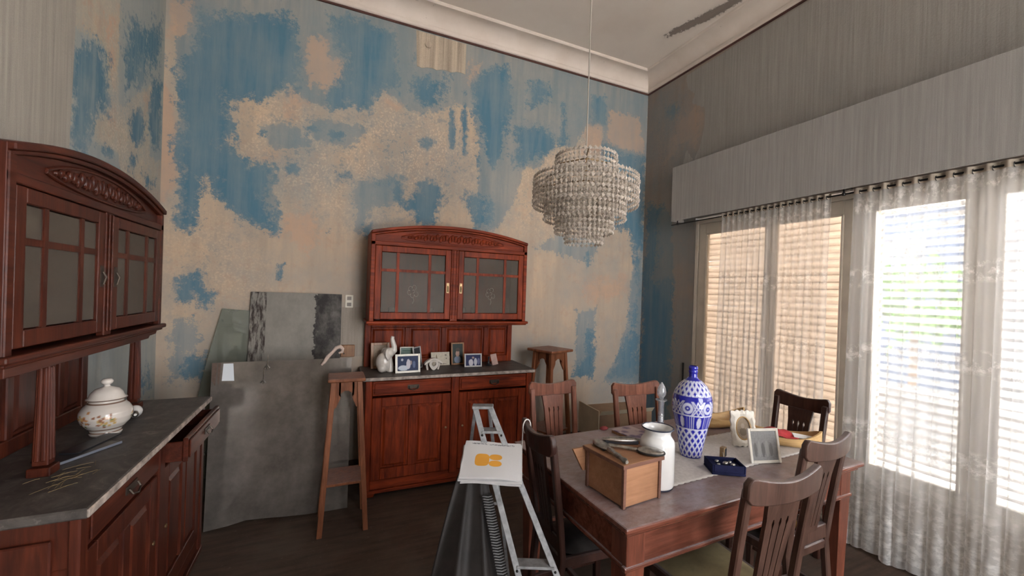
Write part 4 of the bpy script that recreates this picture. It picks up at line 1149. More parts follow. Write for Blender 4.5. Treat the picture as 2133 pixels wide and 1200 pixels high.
# ------------------------------------------------------------------ chairs
def chair(label, loc, rz, cw, mat, H=1.0, seat_mat=None):
    r = thing('dining_chair', label, 'chair', loc, rz, 'slotted-splat dining chairs round the table')
    hw = cw/2; px = hw-0.022
    yb0, ys, yt = -0.235, -0.195, -0.27
    back = lambda z: ys+(yt-ys)*max(0, (z-0.44)/(H-0.44))**1.15 if z > 0.44 else yb0+(ys-yb0)*(z/0.44)
    for s in (-1, 1):
        zs = [0, 0.2, 0.44, 0.6, 0.75, 0.88, H-0.05]
        p_ = MB(); vs = []
        for z in zs:
            k = 0.019 if z < 0.4 else 0.017; xx = s*(px-0.010*(1-z/H)); y = back(z)
            vs += [(xx-k, y-0.014, z), (xx+k, y-0.014, z), (xx+k, y+0.014, z), (xx-k, y+0.014, z)]
        fs = [(0,3,2,1), tuple(4*(len(zs)-1)+q for q in range(4))]
        for i in range(len(zs)-1):
            for q in range(4): fs.append((4*i+q, 4*i+(q+1) % 4, 4*i+4+(q+1) % 4, 4*i+4+q))
        p_.add(vs, fs).build('back_post', mat, r, bevel=0.005, smooth=True, angle=30)
    # crest rail: hollowed top line, rounded ears, slight curve in plan
    n = 22; V = []; F = []
    for i in range(n+1):
        u = -1+2*i/n
        x = u*hw
        e = abs(u)
        ear = 0.0 if e < 0.86 else 0.030*((e-0.86)/0.14)**2.2
        zt = H-0.032*(1-e**1.7)-ear
        zb = H-0.112+0.012*e**2 + (0.0 if e < 0.9 else 0.02*(e-0.9)/0.1)
        y = yt-0.022*(1-u*u)+0.004
        V += [(x, y-0.013, zb), (x, y+0.013, zb), (x, y+0.013-0.004, zt), (x, y-0.013-0.004, zt)]
    F = [(0,1,2,3), (4*n+3, 4*n+2, 4*n+1, 4*n)]
    for i in range(n):
        for q in range(4): F.append((4*i+q, 4*i+4+q, 4*i+4+(q+1) % 4, 4*i+(q+1) % 4))
    MB().add(V, F).build('crest_rail', mat, r, bevel=0.005, seg=2, smooth=True, angle=40)
    # splat: four fingers between a solid head and foot
    z0, z1 = 0.50, H-0.105
    width = lambda f: 0.86*cw*(0.185+0.075*((f-0.22)**2 if f < 0.22 else 0)+0.05*max(0, f-0.25)**1.0*1.5+0.10*max(0, f-0.8))
    m = MB(); nz = 16
    yc = lambda z: back(z)-0.016*max(0, (z-0.5)/0.4)
    def col(fa, fb, f0, f1, k=nz):
        vs = []; fs = []
        for i in range(k+1):
            f = f0+(f1-f0)*i/k; z = z0+(z1-z0)*f; w2 = width(f); y = yc(z)
            vs += [(fa(f)*w2, y-0.007, z), (fb(f)*w2, y-0.007, z), (fb(f)*w2, y+0.007, z), (fa(f)*w2, y+0.007, z)]
        fs = [(0,3,2,1), tuple(4*k+q for q in range(4))]
        for i in range(k):
            for q in range(4): fs.append((4*i+q, 4*i+(q+1) % 4, 4*i+4+(q+1) % 4, 4*i+4+q))
        m.add(vs, fs)
    def gap(f): return 0.035+(0.055 if 0.735 < f < 0.80 else 0)
    col(lambda f: -1, lambda f: 1, 0, 0.10, 2)
    col(lambda f: -1, lambda f: 1, 0.80, 1.0, 4)
    for i in range(4):
        a0 = -1+0.5*i; b0 = a0+0.5
        col((lambda f, a=a0, i=i: a if i == 0 else a+gap(f)), (lambda f, b=b0, i=i: b if i == 3 else b-gap(f)), 0.10, 0.80)
    m.build('splat', mat, r, smooth=True, angle=30)
    # seat
    q = MB().box(-px+0.01, px-0.01, ys-0.014, ys+0.014, 0.455, 0.525); q.build('back_rail', mat, r, bevel=0.004)
    fw_, bw = hw+0.012, hw-0.012
    poly = lambda o: [(-bw+o, -0.205+o), (bw-o, -0.205+o), (fw_-o, 0.205-o), (-fw_+o, 0.205-o)]
    MB().prism(poly(0), 0.40, 0.445, 'z').build('seat_frame', mat, r, bevel=0.006)
    c = MB(); V = []; F = []
    for j in range(9):
        for i in range(9):
            u, v = i/8, j/8
            A = poly(0.018)
            x = (A[0][0]*(1-u)+A[1][0]*u)*(1-v)+(A[3][0]*(1-u)+A[2][0]*u)*v
            y = (A[0][1]*(1-u)+A[1][1]*u)*(1-v)+(A[3][1]*(1-u)+A[2][1]*u)*v
            V.append((x, y, 0.445+0.028*(1-(2*u-1)**4)*(1-(2*v-1)**4)))
    for j in range(8):
        for i in range(8): F.append((j*9+i, j*9+i+1, (j+1)*9+i+1, (j+1)*9+i))
    c.add(V, F).build('seat', seat_mat or M['leather'], r, smooth=True, angle=60, normals=False)
    for s in (-1, 1):
        x = s*(fw_-0.026)
        MB().frust((x-0.014, x+0.014, 0.172, 0.200), (x-0.020, x+0.020, 0.162, 0.203), 0, 0.40).build('leg', mat, r, bevel=0.003)
    MB().box(-fw_+0.04, fw_-0.04, -0.012, 0.012, 0.175, 0.20).build('stretcher', mat, r, bevel=0.003)
    for s in (-1, 1):
        x = s*(hw-0.010); MB().box(x-0.010, x+0.010, -0.215, 0.18, 0.172, 0.198).build('side_stretcher', mat, r, bevel=0.003)
    return r
chair('brown chair with a worn khaki seat pulled up to the long side of the table', (1.515, 1.205, 0), math.radians(-1), 0.40, M['chair'], seat_mat=M['khaki'])
chair('brown chair pushed against the table edge behind the small framed photograph', (2.09, 1.385, 0), math.radians(2), 0.365, M['chair'])
chair('chair darkened as a silhouette by the window curtain at the end of the table', (2.585, 1.67, 0), math.radians(92), 0.34, M['chair_shaded'])
chair('chair darkened for its shadow side at the table end beside the ladder with a white string on its crest', (1.155, 1.655, 0), math.radians(-90), 0.30, M['chair_shaded'])
chair('reddish chair in front of the tall plant stand on the wall side of the table', (1.435, 2.215, 0), math.radians(180), 0.375, M['chair_far'])
chair('reddish chair on the wall side of the table near the room corner', (2.0, 2.03, 0), math.radians(178), 0.41, M['chair_far'])

st_ = MB()
st_.tube([(0.868+0.02*math.cos(a), 1.735, 0.965+0.035*math.sin(a)) for a in np.linspace(0, 2*PI, 14, endpoint=False)], 0.003, 5, True)
st_.tube([(0.848, 1.735, 0.965), (0.843, 1.730, 0.86), (0.845, 1.725, 0.72), (0.842, 1.72, 0.66)], 0.0028, 5)
tag(st_.build('string_loop', M['string'], smooth=True), 'white string looped over the crest of the chair beside the ladder', 'string')

# ------------------------------------------------------------------ plant stands
def plant_stand(label, loc, rz, top, base, H, shelf, over):
    r = thing('plant_stand', label, 'plant stand', loc, rz, 'tall wooden plant stands')
    ht, hb = top/2, base/2
    MB().box(-ht-over, ht+over, -ht-over, ht+over, H-0.024, H).build('top_board', M['stand'], r, bevel=0.006)
    k = 0.016
    at_ = lambda z: hb+(ht-0.012-hb)*(z/(H-0.024))-k
    for sx in (-1, 1):
        for sy in (-1, 1):
            a, b = at_(0), at_(H-0.024)
            MB().frust((sx*a-k, sx*a+k, sy*a-k, sy*a+k), (sx*b-k, sx*b+k, sy*b-k, sy*b+k), 0, H-0.024).build('leg', M['stand'], r, bevel=0.002)
    # shaped apron: pointed arch with a notch
    for s in range(4):
        w2 = at_(H-0.1)
        pts = [(-w2, H-0.024), (-w2-0.004, H-0.215), (-w2+0.024, H-0.19), (-w2*0.50, H-0.145), (-w2*0.42, H-0.125), (-w2*0.56, H-0.11), (-0.012, H-0.085)]
        poly = pts+[(-x, z) for x, z in reversed(pts)]
        y = at_(H-0.06)
        MB().strip([(p[0], p[1]) for p in pts[1:]]+[(-p[0], p[1]) for p in reversed(pts[1:])],
                   [(p[0], H-0.024) for p in pts[1:]]+[(-p[0], H-0.024) for p in reversed(pts[1:])], -y-0.006, -y+0.006, 'y', M=rotm(0, 0, s*PI/2)).build('apron', M['stand'], r)
    q = at_(shelf)+k-0.004
    MB().box(-q, q, -q, q, shelf-0.018, shelf).build('shelf', M['stand'], r, bevel=0.003)
    return r
plant_stand('tall reddish plant stand with pierced apron before the leaning glass sheets', (0.112, 2.985, 0), 0, 0.215, 0.31, 1.0, 0.325, 0.008)
plant_stand('darker plant stand with overhanging top behind the reddish chair', (1.90, 3.36, 0), math.radians(20), 0.25, 0.34, 1.085, 0.35, 0.03)

# ------------------------------------------------------------------ leaning glass and mirror
t = NT('dusty_mirror_front')
nz = t.noise(4, 6, 0.65, t.coords()); nf = t.noise(30, 5, 0.7, t.coords((1, 1, 0.3)))
t.p(base=t.mix(t.ramp(nz, [(0.3, 0.0), (0.7, 1.0)]), (0.19, 0.168, 0.148), (0.28, 0.245, 0.215)), metal=t.ramp(nz, [(0.3, 0.7), (0.75, 0.45)]), rough=t.ramp(nf, [(0.3, 0.08), (0.7, 0.17)]))
M['dustymirror'] = t.m
t = NT('flaked_mirror_back')
tc = t.n('ShaderNodeTexCoord'); sx = t.n('ShaderNodeSeparateXYZ'); t.l(tc.outputs['Object'], sx.inputs[0])
nz = t.noise(9, 6, 0.7, t.coords((1, 1, 0.7))); nv = t.noise(26, 5, 0.7, t.coords((1.6, 1, 0.35)))
c = t.mix(t.ramp(nz, [(0.3, 0.0), (0.7, 1.0)]), (0.20, 0.185, 0.16), (0.27, 0.25, 0.22))
left = t.math('MULTIPLY', t.math('LESS_THAN', sx.outputs[0], -0.215), t.ramp(nv, [(0.42, 1.0), (0.56, 0.0)]))
right = t.math('MULTIPLY', t.math('GREATER_THAN', sx.outputs[0], t.math('MULTIPLY', nz, 0.27)), t.ramp(nz, [(0.40, 0.95), (0.66, 0.55)]))
c = t.mix(left, c, (0.045, 0.032, 0.027))
c = t.mix(right, c, (0.016, 0.012, 0.012))
t.p(base=c, metal=0.0, rough=0.5, spec=0.2)
M['flakedmirror'] = t.m
M['greenglass'] = glassy('greenish_sheet_glass', (0.70, 0.74, 0.66), (0.36, 0.37, 0.32), 0.35, 0.05, 0.06)

# flaked mirror leaning on the wall
lean = math.atan2(0.20, 1.54)
o = MB().prism([(-0.325, 0), (0.325, 0), (0.328, 1.548), (-0.322, 1.552)], -0.004, 0.004, 'y').build('flaked_mirror', M['flakedmirror'])
tag(o, 'tall flaked mirror with dark mottled right edge leaning against the wall', 'mirror')
place(o, (-0.245, 3.515, 0.002), rot=(-lean, 0, 0))
# broken greenish sheet beside it
o = MB().prism([(-0.30, 0), (0.12, 0), (0.27, 1.335), (0.14, 1.395), (-0.05, 1.41), (-0.13, 1.02)], -0.003, 0.003, 'y').build('glass_shard', M['greenglass'])
tag(o, 'broken greenish glass sheet with slanted edge leaning behind the mirror', 'glass')
place(o, (-0.70, 3.60, 0.002), rot=(-math.atan2(0.11, 1.4), 0, 0))
# wide dusty sheet in front
ln = math.radians(6)
hgt = 1.075
bottom = [(-0.43, 0.0), (-0.30, 0.012), (-0.20, 0.03), (-0.08, 0.022), (0.02, 0.012), (0.16, 0.002), (0.30, 0.0), (0.425, 0.0)]
gs = thing('mirror_sheet', 'wide dusty mirror sheet with a chipped lower edge leaning in front of the flaked mirror', 'mirror', (-0.275, 3.165, 0.003), rot=(-ln, 0, 0))
MB().prism(bottom+[(0.43, hgt), (-0.435, hgt-0.004)], -0.003, 0.003, 'y').build('sheet', M['dustymirror'], gs)
MB().prism([(-0.375, hgt-0.125), (-0.305, hgt-0.128), (-0.315, hgt-0.012), (-0.37, hgt-0.012)], -0.0045, -0.0032, 'y').build('paper_sticker', plain('bluish_white_sticker', (0.62, 0.66, 0.70), 0.5), gs)
st2 = MB()
for a, b in ((-0.432, -0.41), (-0.40, -0.39)): st2.prism([(a, hgt-0.12), (b, hgt-0.16), (b+0.006, hgt-0.006), (a, hgt-0.006)], -0.0042, -0.0032, 'y')
st2.build('brown_stain', plain('brown_flaked_backing', (0.10, 0.062, 0.045), 0.7, 0.3, 30), gs)
for xx, zz in ((-0.115, hgt-0.03), (-0.135, hgt-0.13)):  # cross-shaped glints modelled as small silver bars on the sheet
    g = MB(); g.tube([(xx, -0.006, zz-0.03), (xx, -0.006, zz+0.07)], 0.003, 6); g.tube([(xx-0.016, -0.006, zz-0.02), (xx, -0.007, zz), (xx+0.016, -0.006, zz-0.02)], 0.004, 6)
    g.build('glint_bar', M['silver'], gs, smooth=True)
# socket and wooden block on the wall
so_ = thing('wall_socket', 'ivory double wall socket above the plant stand', 'socket', (0.142, YB, 1.48))
MB().box(-0.032, 0.032, -0.010, 0, -0.055, 0.055).build('face_plate', M['white_plastic'], so_, bevel=0.003)
for z in (-0.026, 0.026):
    m = MB(); m.box(-0.017, 0.017, -0.013, -0.010, z-0.015, z+0.015); m.build('outlet', plain('socket_grey', (0.20, 0.17, 0.14), 0.5), so_, bevel=0.002)
wb = thing('wooden_block', 'small brown wooden block fixed to the wall beside the mirror edge', 'block', (0.142, YB, 1.06))
MB().box(-0.055, 0.055, -0.03, 0, -0.05, 0.05).build('block', M['frame_wood'], wb, bevel=0.004)
MB().lathe([(0.006, 0), (0.006, 0.003)], 10, M=rotm(PI/2, 0, 0, (-0.03, -0.03, -0.02))).build('screw', M['darkmetal'], wb)
# pink twist made up for an unclear reflection-like shape at the sheet's top
rb_ = MB()
P_ = [(-0.050, 3.250, 1.030), (-0.032, 3.253, 1.050), (-0.008, 3.262, 1.088), (0.023, 3.272, 1.120), (0.046, 3.278, 1.148), (0.072, 3.280, 1.157), (0.090, 3.280, 1.139), (0.086, 3.278, 1.118), (0.064, 3.274, 1.109)]
rb_.tube(P_, [0.006, 0.012, 0.014, 0.011, 0.014, 0.017, 0.014, 0.012, 0.006], 9)
tag(rb_.build('pink_twist', plain('pale_pink_twist', (0.52, 0.40, 0.34), 0.5, 0.15, 30), smooth=True), 'pale pink twist made up for a reflection-like shape over the top edge of the dusty mirror sheet', 'pink_twist')

# ------------------------------------------------------------------ chandelier
t = NT('smoky_acrylic_crystal')
t.t.nodes.remove(t.b)
tr = t.n('ShaderNodeBsdfTransparent'); tr.inputs[0].default_value = (0.86, 0.82, 0.78, 1)
gl = t.n('ShaderNodeBsdfGlossy'); gl.inputs['Roughness'].default_value = 0.12; gl.inputs[0].default_value = (0.95, 0.93, 0.9, 1)
df = t.n('ShaderNodeBsdfDiffuse'); df.inputs[0].default_value = (0.76, 0.68, 0.60, 1)
tl = t.n('ShaderNodeBsdfTranslucent'); tl.inputs[0].default_value = (0.80, 0.72, 0.64, 1)
fr = t.n('ShaderNodeFresnel'); fr.inputs[0].default_value = 1.5
m0 = t.n('ShaderNodeMixShader'); m0.inputs[0].default_value = 0.4; t.l(df.outputs[0], m0.inputs[1]); t.l(tl.outputs[0], m0.inputs[2])
m1 = t.n('ShaderNodeMixShader'); m1.inputs[0].default_value = 0.68; t.l(tr.outputs[0], m1.inputs[1]); t.l(m0.outputs[0], m1.inputs[2])
m2 = t.n('ShaderNodeMixShader'); t.l(t.math('ADD', fr.outputs[0], 0.10), m2.inputs[0]); t.l(m1.outputs[0], m2.inputs[1]); t.l(gl.outputs[0], m2.inputs[2])
t.l(m2.outputs[0], t.o.inputs[0])
M['acrylic'] = t.m
CX, CYY = 1.10, 1.657
ch = thing('chandelier', 'tiered round chandelier of smoky acrylic chains hanging over the table', 'chandelier', (CX, CYY, 0))
MB().tube([(0, 0, 2.27), (0.001, 0, ZC-0.02)], 0.0032, 8).build('cord', plain('grey_cord', (0.30, 0.27, 0.23), 0.7), ch, smooth=True)
MB().lathe([(0.05, ZC-0.035), (0.055, ZC-0.01), (0.055, ZC)], 24).build('ceiling_rose', M['white_plastic'], ch, smooth=True)
hub = MB()
hub.lathe([(0.006, 2.10), (0.006, 2.27)], 12)
for z, R in ((2.255, 0.142), (2.15, 0.244)):
    for k in range(3):
        a = k*2*PI/3; hub.tube([(0, 0, z), (R*math.cos(a), R*math.sin(a), z)], 0.003, 6)
hub.build('inner_frame', M['brass'], ch, smooth=True)
for z, R in ((2.255, 0.142), (2.15, 0.244), (2.145, 0.190), (2.14, 0.137), (2.13, 0.088)):
    MB().tube([(R*math.cos(a), R*math.sin(a), z) for a in np.linspace(0, 2*PI, 48, endpoint=False)], 0.003, 6, True).build('ring', M['acrylic'], ch, smooth=True)
def strand(n, pitch, r):
    m = MB()
    for i in range(n):
        z = 0.014-i*pitch
        w, d = (r, r*0.45) if i % 2 == 0 else (r*0.55, r*0.8)
        z0 = z-pitch*1.02
        zm = (z+z0)/2
        vs = [(0, 0, z), (0, 0, z0)]
        for k in range(6):
            a = k*PI/3; vs.append((d*math.cos(a), w*math.sin(a), zm))
        m.add(vs, [(0, 2+k, 2+(k+1) % 6) for k in range(6)]+[(1, 2+(k+1) % 6, 2+k) for k in range(6)])
    return m
tiers = [(2.255, 0.144, 40, 5, 0.021), (2.15, 0.246, 68, 7, 0.0215), (2.145, 0.191, 52, 10, 0.021), (2.14, 0.138, 38, 13, 0.0205), (2.13, 0.088, 24, 15, 0.0205)]
for z, R, cnt, nb_, pitch in tiers:
    me = None
    for k in range(cnt):
        a = 2*PI*k/cnt
        if me is None:
            o = strand(nb_, pitch, 0.0122).build('crystal_chain', M['acrylic'], ch); me = o.data
        else:
            o = bpy.data.objects.new('crystal_chain', me); COL.objects.link(o); o.parent = ch
        o.location = (R*math.cos(a), R*math.sin(a), z); o.rotation_euler = (0, 0, a+random.uniform(-0.5, 0.5))

# ------------------------------------------------------------------ stepladder, newspaper, dark cloth
ld = thing('stepladder', 'narrow scuffed aluminium stepladder standing by the table end', 'ladder', (0.70, 1.55, 0))
O = Vector((0.70, 1.55, 0))
def lp(a, b, f): return tuple(a[i]+(b[i]-a[i])*f for i in range(3))
tL, tR = (0.592, 1.693, 1.089), (0.653, 1.666, 1.091)
bL, bR = (0.690, 1.409, 0.510), (0.825, 1.349, 0.515)
ext = lambda t_, b_: lp(t_, b_, t_[2]/(t_[2]-b_[2]))
fL, fR = ext(tL, bL), ext(tR, bR)
fL = (fL[0], fL[1], 0.0); fR = (fR[0], fR[1], 0.0)
def bar(m, a, b, w, d, side):
    """rectangular bar from a to b; w across `side`, d the other way"""
    a, b = Vector(a)-O, Vector(b)-O
    t_ = (b-a).normalized(); s = (Vector(side)-t_*Vector(side).dot(t_)).normalized(); u = t_.cross(s)
    vs = []
    for p in (a, b):
        for i, j in ((-1, -1), (1, -1), (1, 1), (-1, 1)): vs.append(p+s*(w/2*i)+u*(d/2*j))
    return m.add(vs, [(0,3,2,1),(4,5,6,7),(0,1,5,4),(1,2,6,5),(2,3,7,6),(3,0,4,7)])
SIDE = (0.913, -0.407, 0)
for a, b in ((tL, fL), (tR, fR)): bar(MB(), a, b, 0.024, 0.014, SIDE).build('rail', M['alu'], ld, bevel=0.002)
for z in (0.993, 0.82, 0.535, 0.26):
    f = (1.09-z)/1.09
    a, b = lp(tL, fL, f), lp(tR, fR, f)
    A, B = Vector(a)-O, Vector(b)-O
    back = Vector((0.407, 0.913, 0))*0.045
    m = MB(); up_ = Vector((0, 0, 0.011))
    m.add([A-back*0.2, B-back*0.2, B+back, A+back, A-back*0.2+up_, B-back*0.2+up_, B+back+up_, A+back+up_], [(0,3,2,1),(4,5,6,7),(0,1,5,4),(1,2,6,5),(2,3,7,6),(3,0,4,7)])
    m.build('tread', M['alu'], ld, bevel=0.002)
m = MB(); bar(m, (tL[0]-0.01, tL[1]+0.01, 1.094), (tR[0]+0.012, tR[1]+0.0, 1.096), 0.05, 0.012, (0.407, 0.913, 0)); m.build('top_cap', M['alu'], ld, bevel=0.002)
rL, rR = (0.60, 1.715, 1.085), (0.655, 1.69, 1.085)
gL, gR = (0.66, 2.16, 0.0), (0.95, 2.06, 0.0)
for a, b in ((rL, gL), (rR, gR)): bar(MB(), a, b, 0.014, 0.010, SIDE).build('rear_leg', M['alu'], ld)
bar(MB(), lp(rL, gL, 0.5), lp(rR, gR, 0.5), 0.012, 0.008, (0, 0, 1)).build('rear_brace', M['alu'], ld)
bar(MB(), lp(tL, fL, 0.40), lp(rR, gR, 0.52), 0.020, 0.004, (0, 0, 1)).build('spreader', M['alu'], ld)
rv = MB()
for f in (0.095, 0.25, 0.515):
    for a, b in ((tL, fL), (tR, fR)):
        c = Vector(lp(a, b, f))-O; rv.ball(tuple(c+Vector((-0.003, -0.008, 0.001))), 0.005, 8, 6)
rv.build('rivets', M['darkmetal'], ld, smooth=True)

# folded newspapers lying on the ladder step
t = NT('newsprint')
tc = t.n('ShaderNodeTexCoord'); sx = t.n('ShaderNodeSeparateXYZ'); t.l(tc.outputs['Object'], sx.inputs[0])
x, y = sx.outputs[0], sx.outputs[1]
nz = t.noise(3, 3, 0.5, tc.outputs['Object'])
c = t.mix(nz, (0.47, 0.46, 0.46), (0.54, 0.53, 0.53))
# rows of small print and a column of text
ln_ = t.n('ShaderNodeTexWave', wave_type='BANDS', bands_direction='X'); ln_.inputs['Scale'].default_value = 55
t.l(tc.outputs['Object'], ln_.inputs['Vector'])
gr = t.noise(240, 2, 0.5, tc.outputs['Object'])
txt = t.math('MULTIPLY', t.math('GREATER_THAN', gr, 0.55), t.math('GREATER_THAN', x, 0.068))
txt = t.math('MULTIPLY', txt, t.ramp(ln_.outputs[1], [(0.5, 0.0), (0.6, 0.35)]))
c = t.mix(t.math('MULTIPLY', txt, 0.5), c, (0.35, 0.34, 0.34))
head = t.math('MULTIPLY', t.math('MULTIPLY', t.math('GREATER_THAN', y, 0.078), t.math('LESS_THAN', y, 0.085)), t.math('GREATER_THAN', gr, 0.47))
head = t.math('MULTIPLY', head, t.math('MULTIPLY', t.math('LESS_THAN', x, 0.09), t.math('GREATER_THAN', x, -0.09)))
c = t.mix(head, c, (0.10, 0.10, 0.11))
def blob(cx, cy, rx, ry, pw):
    dx = t.math('POWER', t.math('ABSOLUTE', t.math('DIVIDE', t.math('SUBTRACT', x, cx), rx)), pw)
    dy = t.math('POWER', t.math('ABSOLUTE', t.math('DIVIDE', t.math('SUBTRACT', y, cy), ry)), pw)
    return t.math('LESS_THAN', t.math('ADD', dx, dy), 1.0)
for b_ in ((-0.038, -0.008, 0.029, 0.033, 3.4), (0.016, 0.009, 0.026, 0.0165, 2.2), (0.016, -0.026, 0.026, 0.0165, 2.2)):
    c = t.mix(blob(*b_), c, (0.60, 0.275, 0.03))
t.p(base=c, rough=0.85)
M['newsprint'] = t.m
NPM = Matrix(((0.9053, 0.4028, -0.1348), (-0.4242, 0.8421, -0.3330), (-0.0206, 0.3586, 0.9332)))
np_ = thing('newspaper', 'folded newspapers with an orange emblem leaning on the stepladder', 'newspaper', Vector((0.6117, 1.5304, 0.9256))+NPM @ Vector((0, 0, -0.036)), rot=NPM.to_euler())
rnd = random.Random(5)
for i in range(5):
    n = 10; V = []; z = 0.0075*i
    ox, oy, rr_ = (rnd.uniform(-0.006, 0.006), rnd.uniform(-0.008, 0.008), rnd.uniform(-0.03, 0.03)) if i < 4 else (0, 0, 0)
    Mx = rotm(0, 0, rr_, (ox, oy, z))
    w2, h2 = 0.118, 0.097
    top = []; bot = []
    for j in range(n+1):
        for k in range(n+1):
            u, v = -1+2*k/n, -1+2*j/n
            sag = -0.004*(u*u)+0.003*math.sin(3*u+i)*v-0.006*max(0, -v-0.6)
            top.append((u*w2*(1+0.01*math.sin(7*v+i)), v*h2, 0.0065+sag)); bot.append((u*w2*(1+0.01*math.sin(7*v+i)), v*h2, sag))
    N = (n+1)*(n+1)
    F = []
    for j in range(n):
        for k in range(n):
            a = j*(n+1)+k
            F.append((a, a+1, a+n+2, a+n+1)); F.append((N+a, N+a+n+1, N+a+n+2, N+a+1))
    ring = [k for k in range(n+1)]+[j*(n+1)+n for j in range(1, n+1)]+[n*(n+1)+k for k in range(n-1, -1, -1)]+[j*(n+1) for j in range(n-1, 0, -1)]
    for q in range(len(ring)):
        a, b = ring[q], ring[(q+1) % len(ring)]
        F.append((a, N+a, N+b, b))
    MB().add(top+bot, F, Mx).build('folded_section', M['newsprint'] if i == 4 else plain('plain_newsprint', (0.45, 0.44, 0.44), 0.85, 0.08, 20), np_, smooth=True, angle=40)

# dark folded cloth hanging below the papers
dc = thing('hanging_cloth', 'heavy dark brown cloth hanging in long folds under the newspapers with a ribbed border', 'cloth', (0.52, 1.52, 0))
n, k = 44, 26; V = []
for j in range(k+1):
    v = j/k; z = 0.855-0.80*v
    xa, ya = 0.495-0.29*v**0.9, 1.60-0.26*v
    xb, yb = 0.600+0.10*v, 1.555-0.32*v
    for i in range(n+1):
        u = i/n
        x = xa+(xb-xa)*u; y = ya+(yb-ya)*u
        f = (0.008+0.075*v)*abs(math.sin(u*PI*2.6+0.7*math.sin(3*v)))**0.7-0.03*v+0.016*v*math.sin(u*17+4*v)
        V.append((x-0.52+f*0.4, y-1.52-0.10*v*math.sin(PI*u)+f*0.9, z))
F = [(j*(n+1)+i, j*(n+1)+i+1, (j+1)*(n+1)+i+1, (j+1)*(n+1)+i) for j in range(k) for i in range(n)]
o = MB().add(V, F).build('folds', M['cloth_dark'], dc, smooth=True, angle=180, normals=False)
so2 = o.modifiers.new('thick', 'SOLIDIFY'); so2.thickness = 0.006
rb = MB()
for q in range(80):
    v = q/79; z = 0.79-0.70*v
    xb, yb = 0.600+0.10*(0.86-z)/0.80, 1.555-0.32*(0.86-z)/0.80
    c = Vector((xb-0.52-0.012, yb-1.52-0.016, z))
    rb.tube([c+Vector((-0.030, -0.006, 0.003)), c+Vector((-0.010, -0.013, 0.0)), c+Vector((0.010, -0.006, -0.002)), c+Vector((0.015, 0.010, -0.002))], 0.0036, 5)
rb.build('ribbed_border', plain('dark_ribbed_knit', (0.018, 0.015, 0.014), 0.5, 0.3, 30), dc, smooth=True)

# ------------------------------------------------------------------ things on the dining table
TZ = 0.781
# wooden box
wb = thing('wooden_box', 'plain light wooden box with brown edges standing on the table corner', 'box', (1.137, 1.365, TZ), math.radians(6))
bw, bd, bh = 0.105, 0.112, 0.158
m = MB(); m.box(-bw+0.008, bw-0.008, -bd+0.006, bd-0.006, 0.004, bh); m.build('panels', M['lightwood'], wb)
for sx_ in (-1, 1):
    for sy_ in (-1, 1): MB().box(sx_*(bw-0.007)-0.007, sx_*(bw-0.007)+0.007, sy_*(bd-0.007)-0.007, sy_*(bd-0.007)+0.007, 0, bh).build('corner_edge', M['lighttrim'], wb, bevel=0.001)
MB().box(-bw-0.012, bw+0.004, -bd-0.008, bd+0.006, bh, bh+0.016).build('lid', M['lightwood'], wb, bevel=0.002)
m = MB(); m.box(-bw-0.0125, bw+0.0045, -bd-0.0092, -bd-0.008, bh+0.001, bh+0.015); m.box(-bw-0.0132, -bw-0.012, -bd-0.008, bd+0.006, bh+0.001, bh+0.015); m.build('lid_edge', M['lighttrim'], wb)
o = MB().prism([(-0.045, 0.0), (0.012, -0.10), (0.03, -0.10), (0.05, 0.0)], -0.006, 0.006, 'y').build('slanted_flap', M['lightwood'], wb, bevel=0.001)
place(o, (-bw-0.022, bd+0.010, bh+0.006), 0)
BX = TZ+bh+0.016
# vanity set on the box
hm = thing('hand_mirror', 'tarnished silver hand mirror with oval head lying on the wooden box', 'hand mirror', (1.172, 1.338, BX+0.006), math.radians(-42))
MB().ball((0.065, 0, 0.006), (0.052, 0.038, 0.011), 24, 10).build('mirror_back', M['silver'], hm, smooth=True)
MB().tube([(0.065+0.054*math.cos(a), 0.040*math.sin(a), 0.003) for a in np.linspace(0, 2*PI, 30, endpoint=False)], 0.004, 6, True).build('rim', M['darkmetal'], hm, smooth=True)
MB().tube([(0.012, 0, 0.004), (-0.02, 0, 0.004), (-0.06, 0, 0.005), (-0.10, 0, 0.004), (-0.118, 0, 0.004)], [0.007, 0.009, 0.007, 0.010, 0.006], 8).build('handle', M['silver'], hm, smooth=True)
hb = thing('hair_brush', 'ornate silver backed brush with knobbly handle lying over the box edge', 'brush', (1.062, 1.365, BX+0.0105), math.radians(-96))
MB().ball((-0.055, 0, 0.002), (0.060, 0.028, 0.010), 20, 8).build('brush_back', M['silver'], hb, smooth=True)
MB().tube([(0.0, 0, 0.002), (0.02, 0, 0.004), (0.045, 0, 0.003), (0.07, 0, 0.003), (0.095, 0, 0.002), (0.118, 0, 0.002), (0.132, 0, 0.002)], [0.010, 0.013, 0.009, 0.011, 0.008, 0.012, 0.007], 10).build('ornate_handle', M['silver'], hb, smooth=True)
MB().box(-0.10, -0.012, -0.018, 0.018, -0.010, 0.001).build('bristles', M['blackplastic'], hb, bevel=0.003)
cb = thing('clothes_brush', 'long dark clothes brush with metal back lying across the box lid', 'brush', (1.175, 1.428, BX+0.0095), math.radians(-22))
m = MB(); m.ball((0, 0, 0.010), (0.088, 0.021, 0.011), 24, 8); m.build('brush_back', M['silver'], cb, smooth=True)
MB().box(-0.075, 0.075, -0.016, 0.016, -0.009, 0.008).build('bristles', M['blackplastic'], cb, bevel=0.004)
cm_ = thing('comb', 'pale wooden comb lying behind the silver brush', 'comb', (1.19, 1.462, BX+0.003), math.radians(-22))
m = MB(); m.box(-0.06, 0.06, 0.004, 0.016, -0.003, 0.003); m.build('spine', M['frame_wood'], cm_, bevel=0.001)
m = MB()
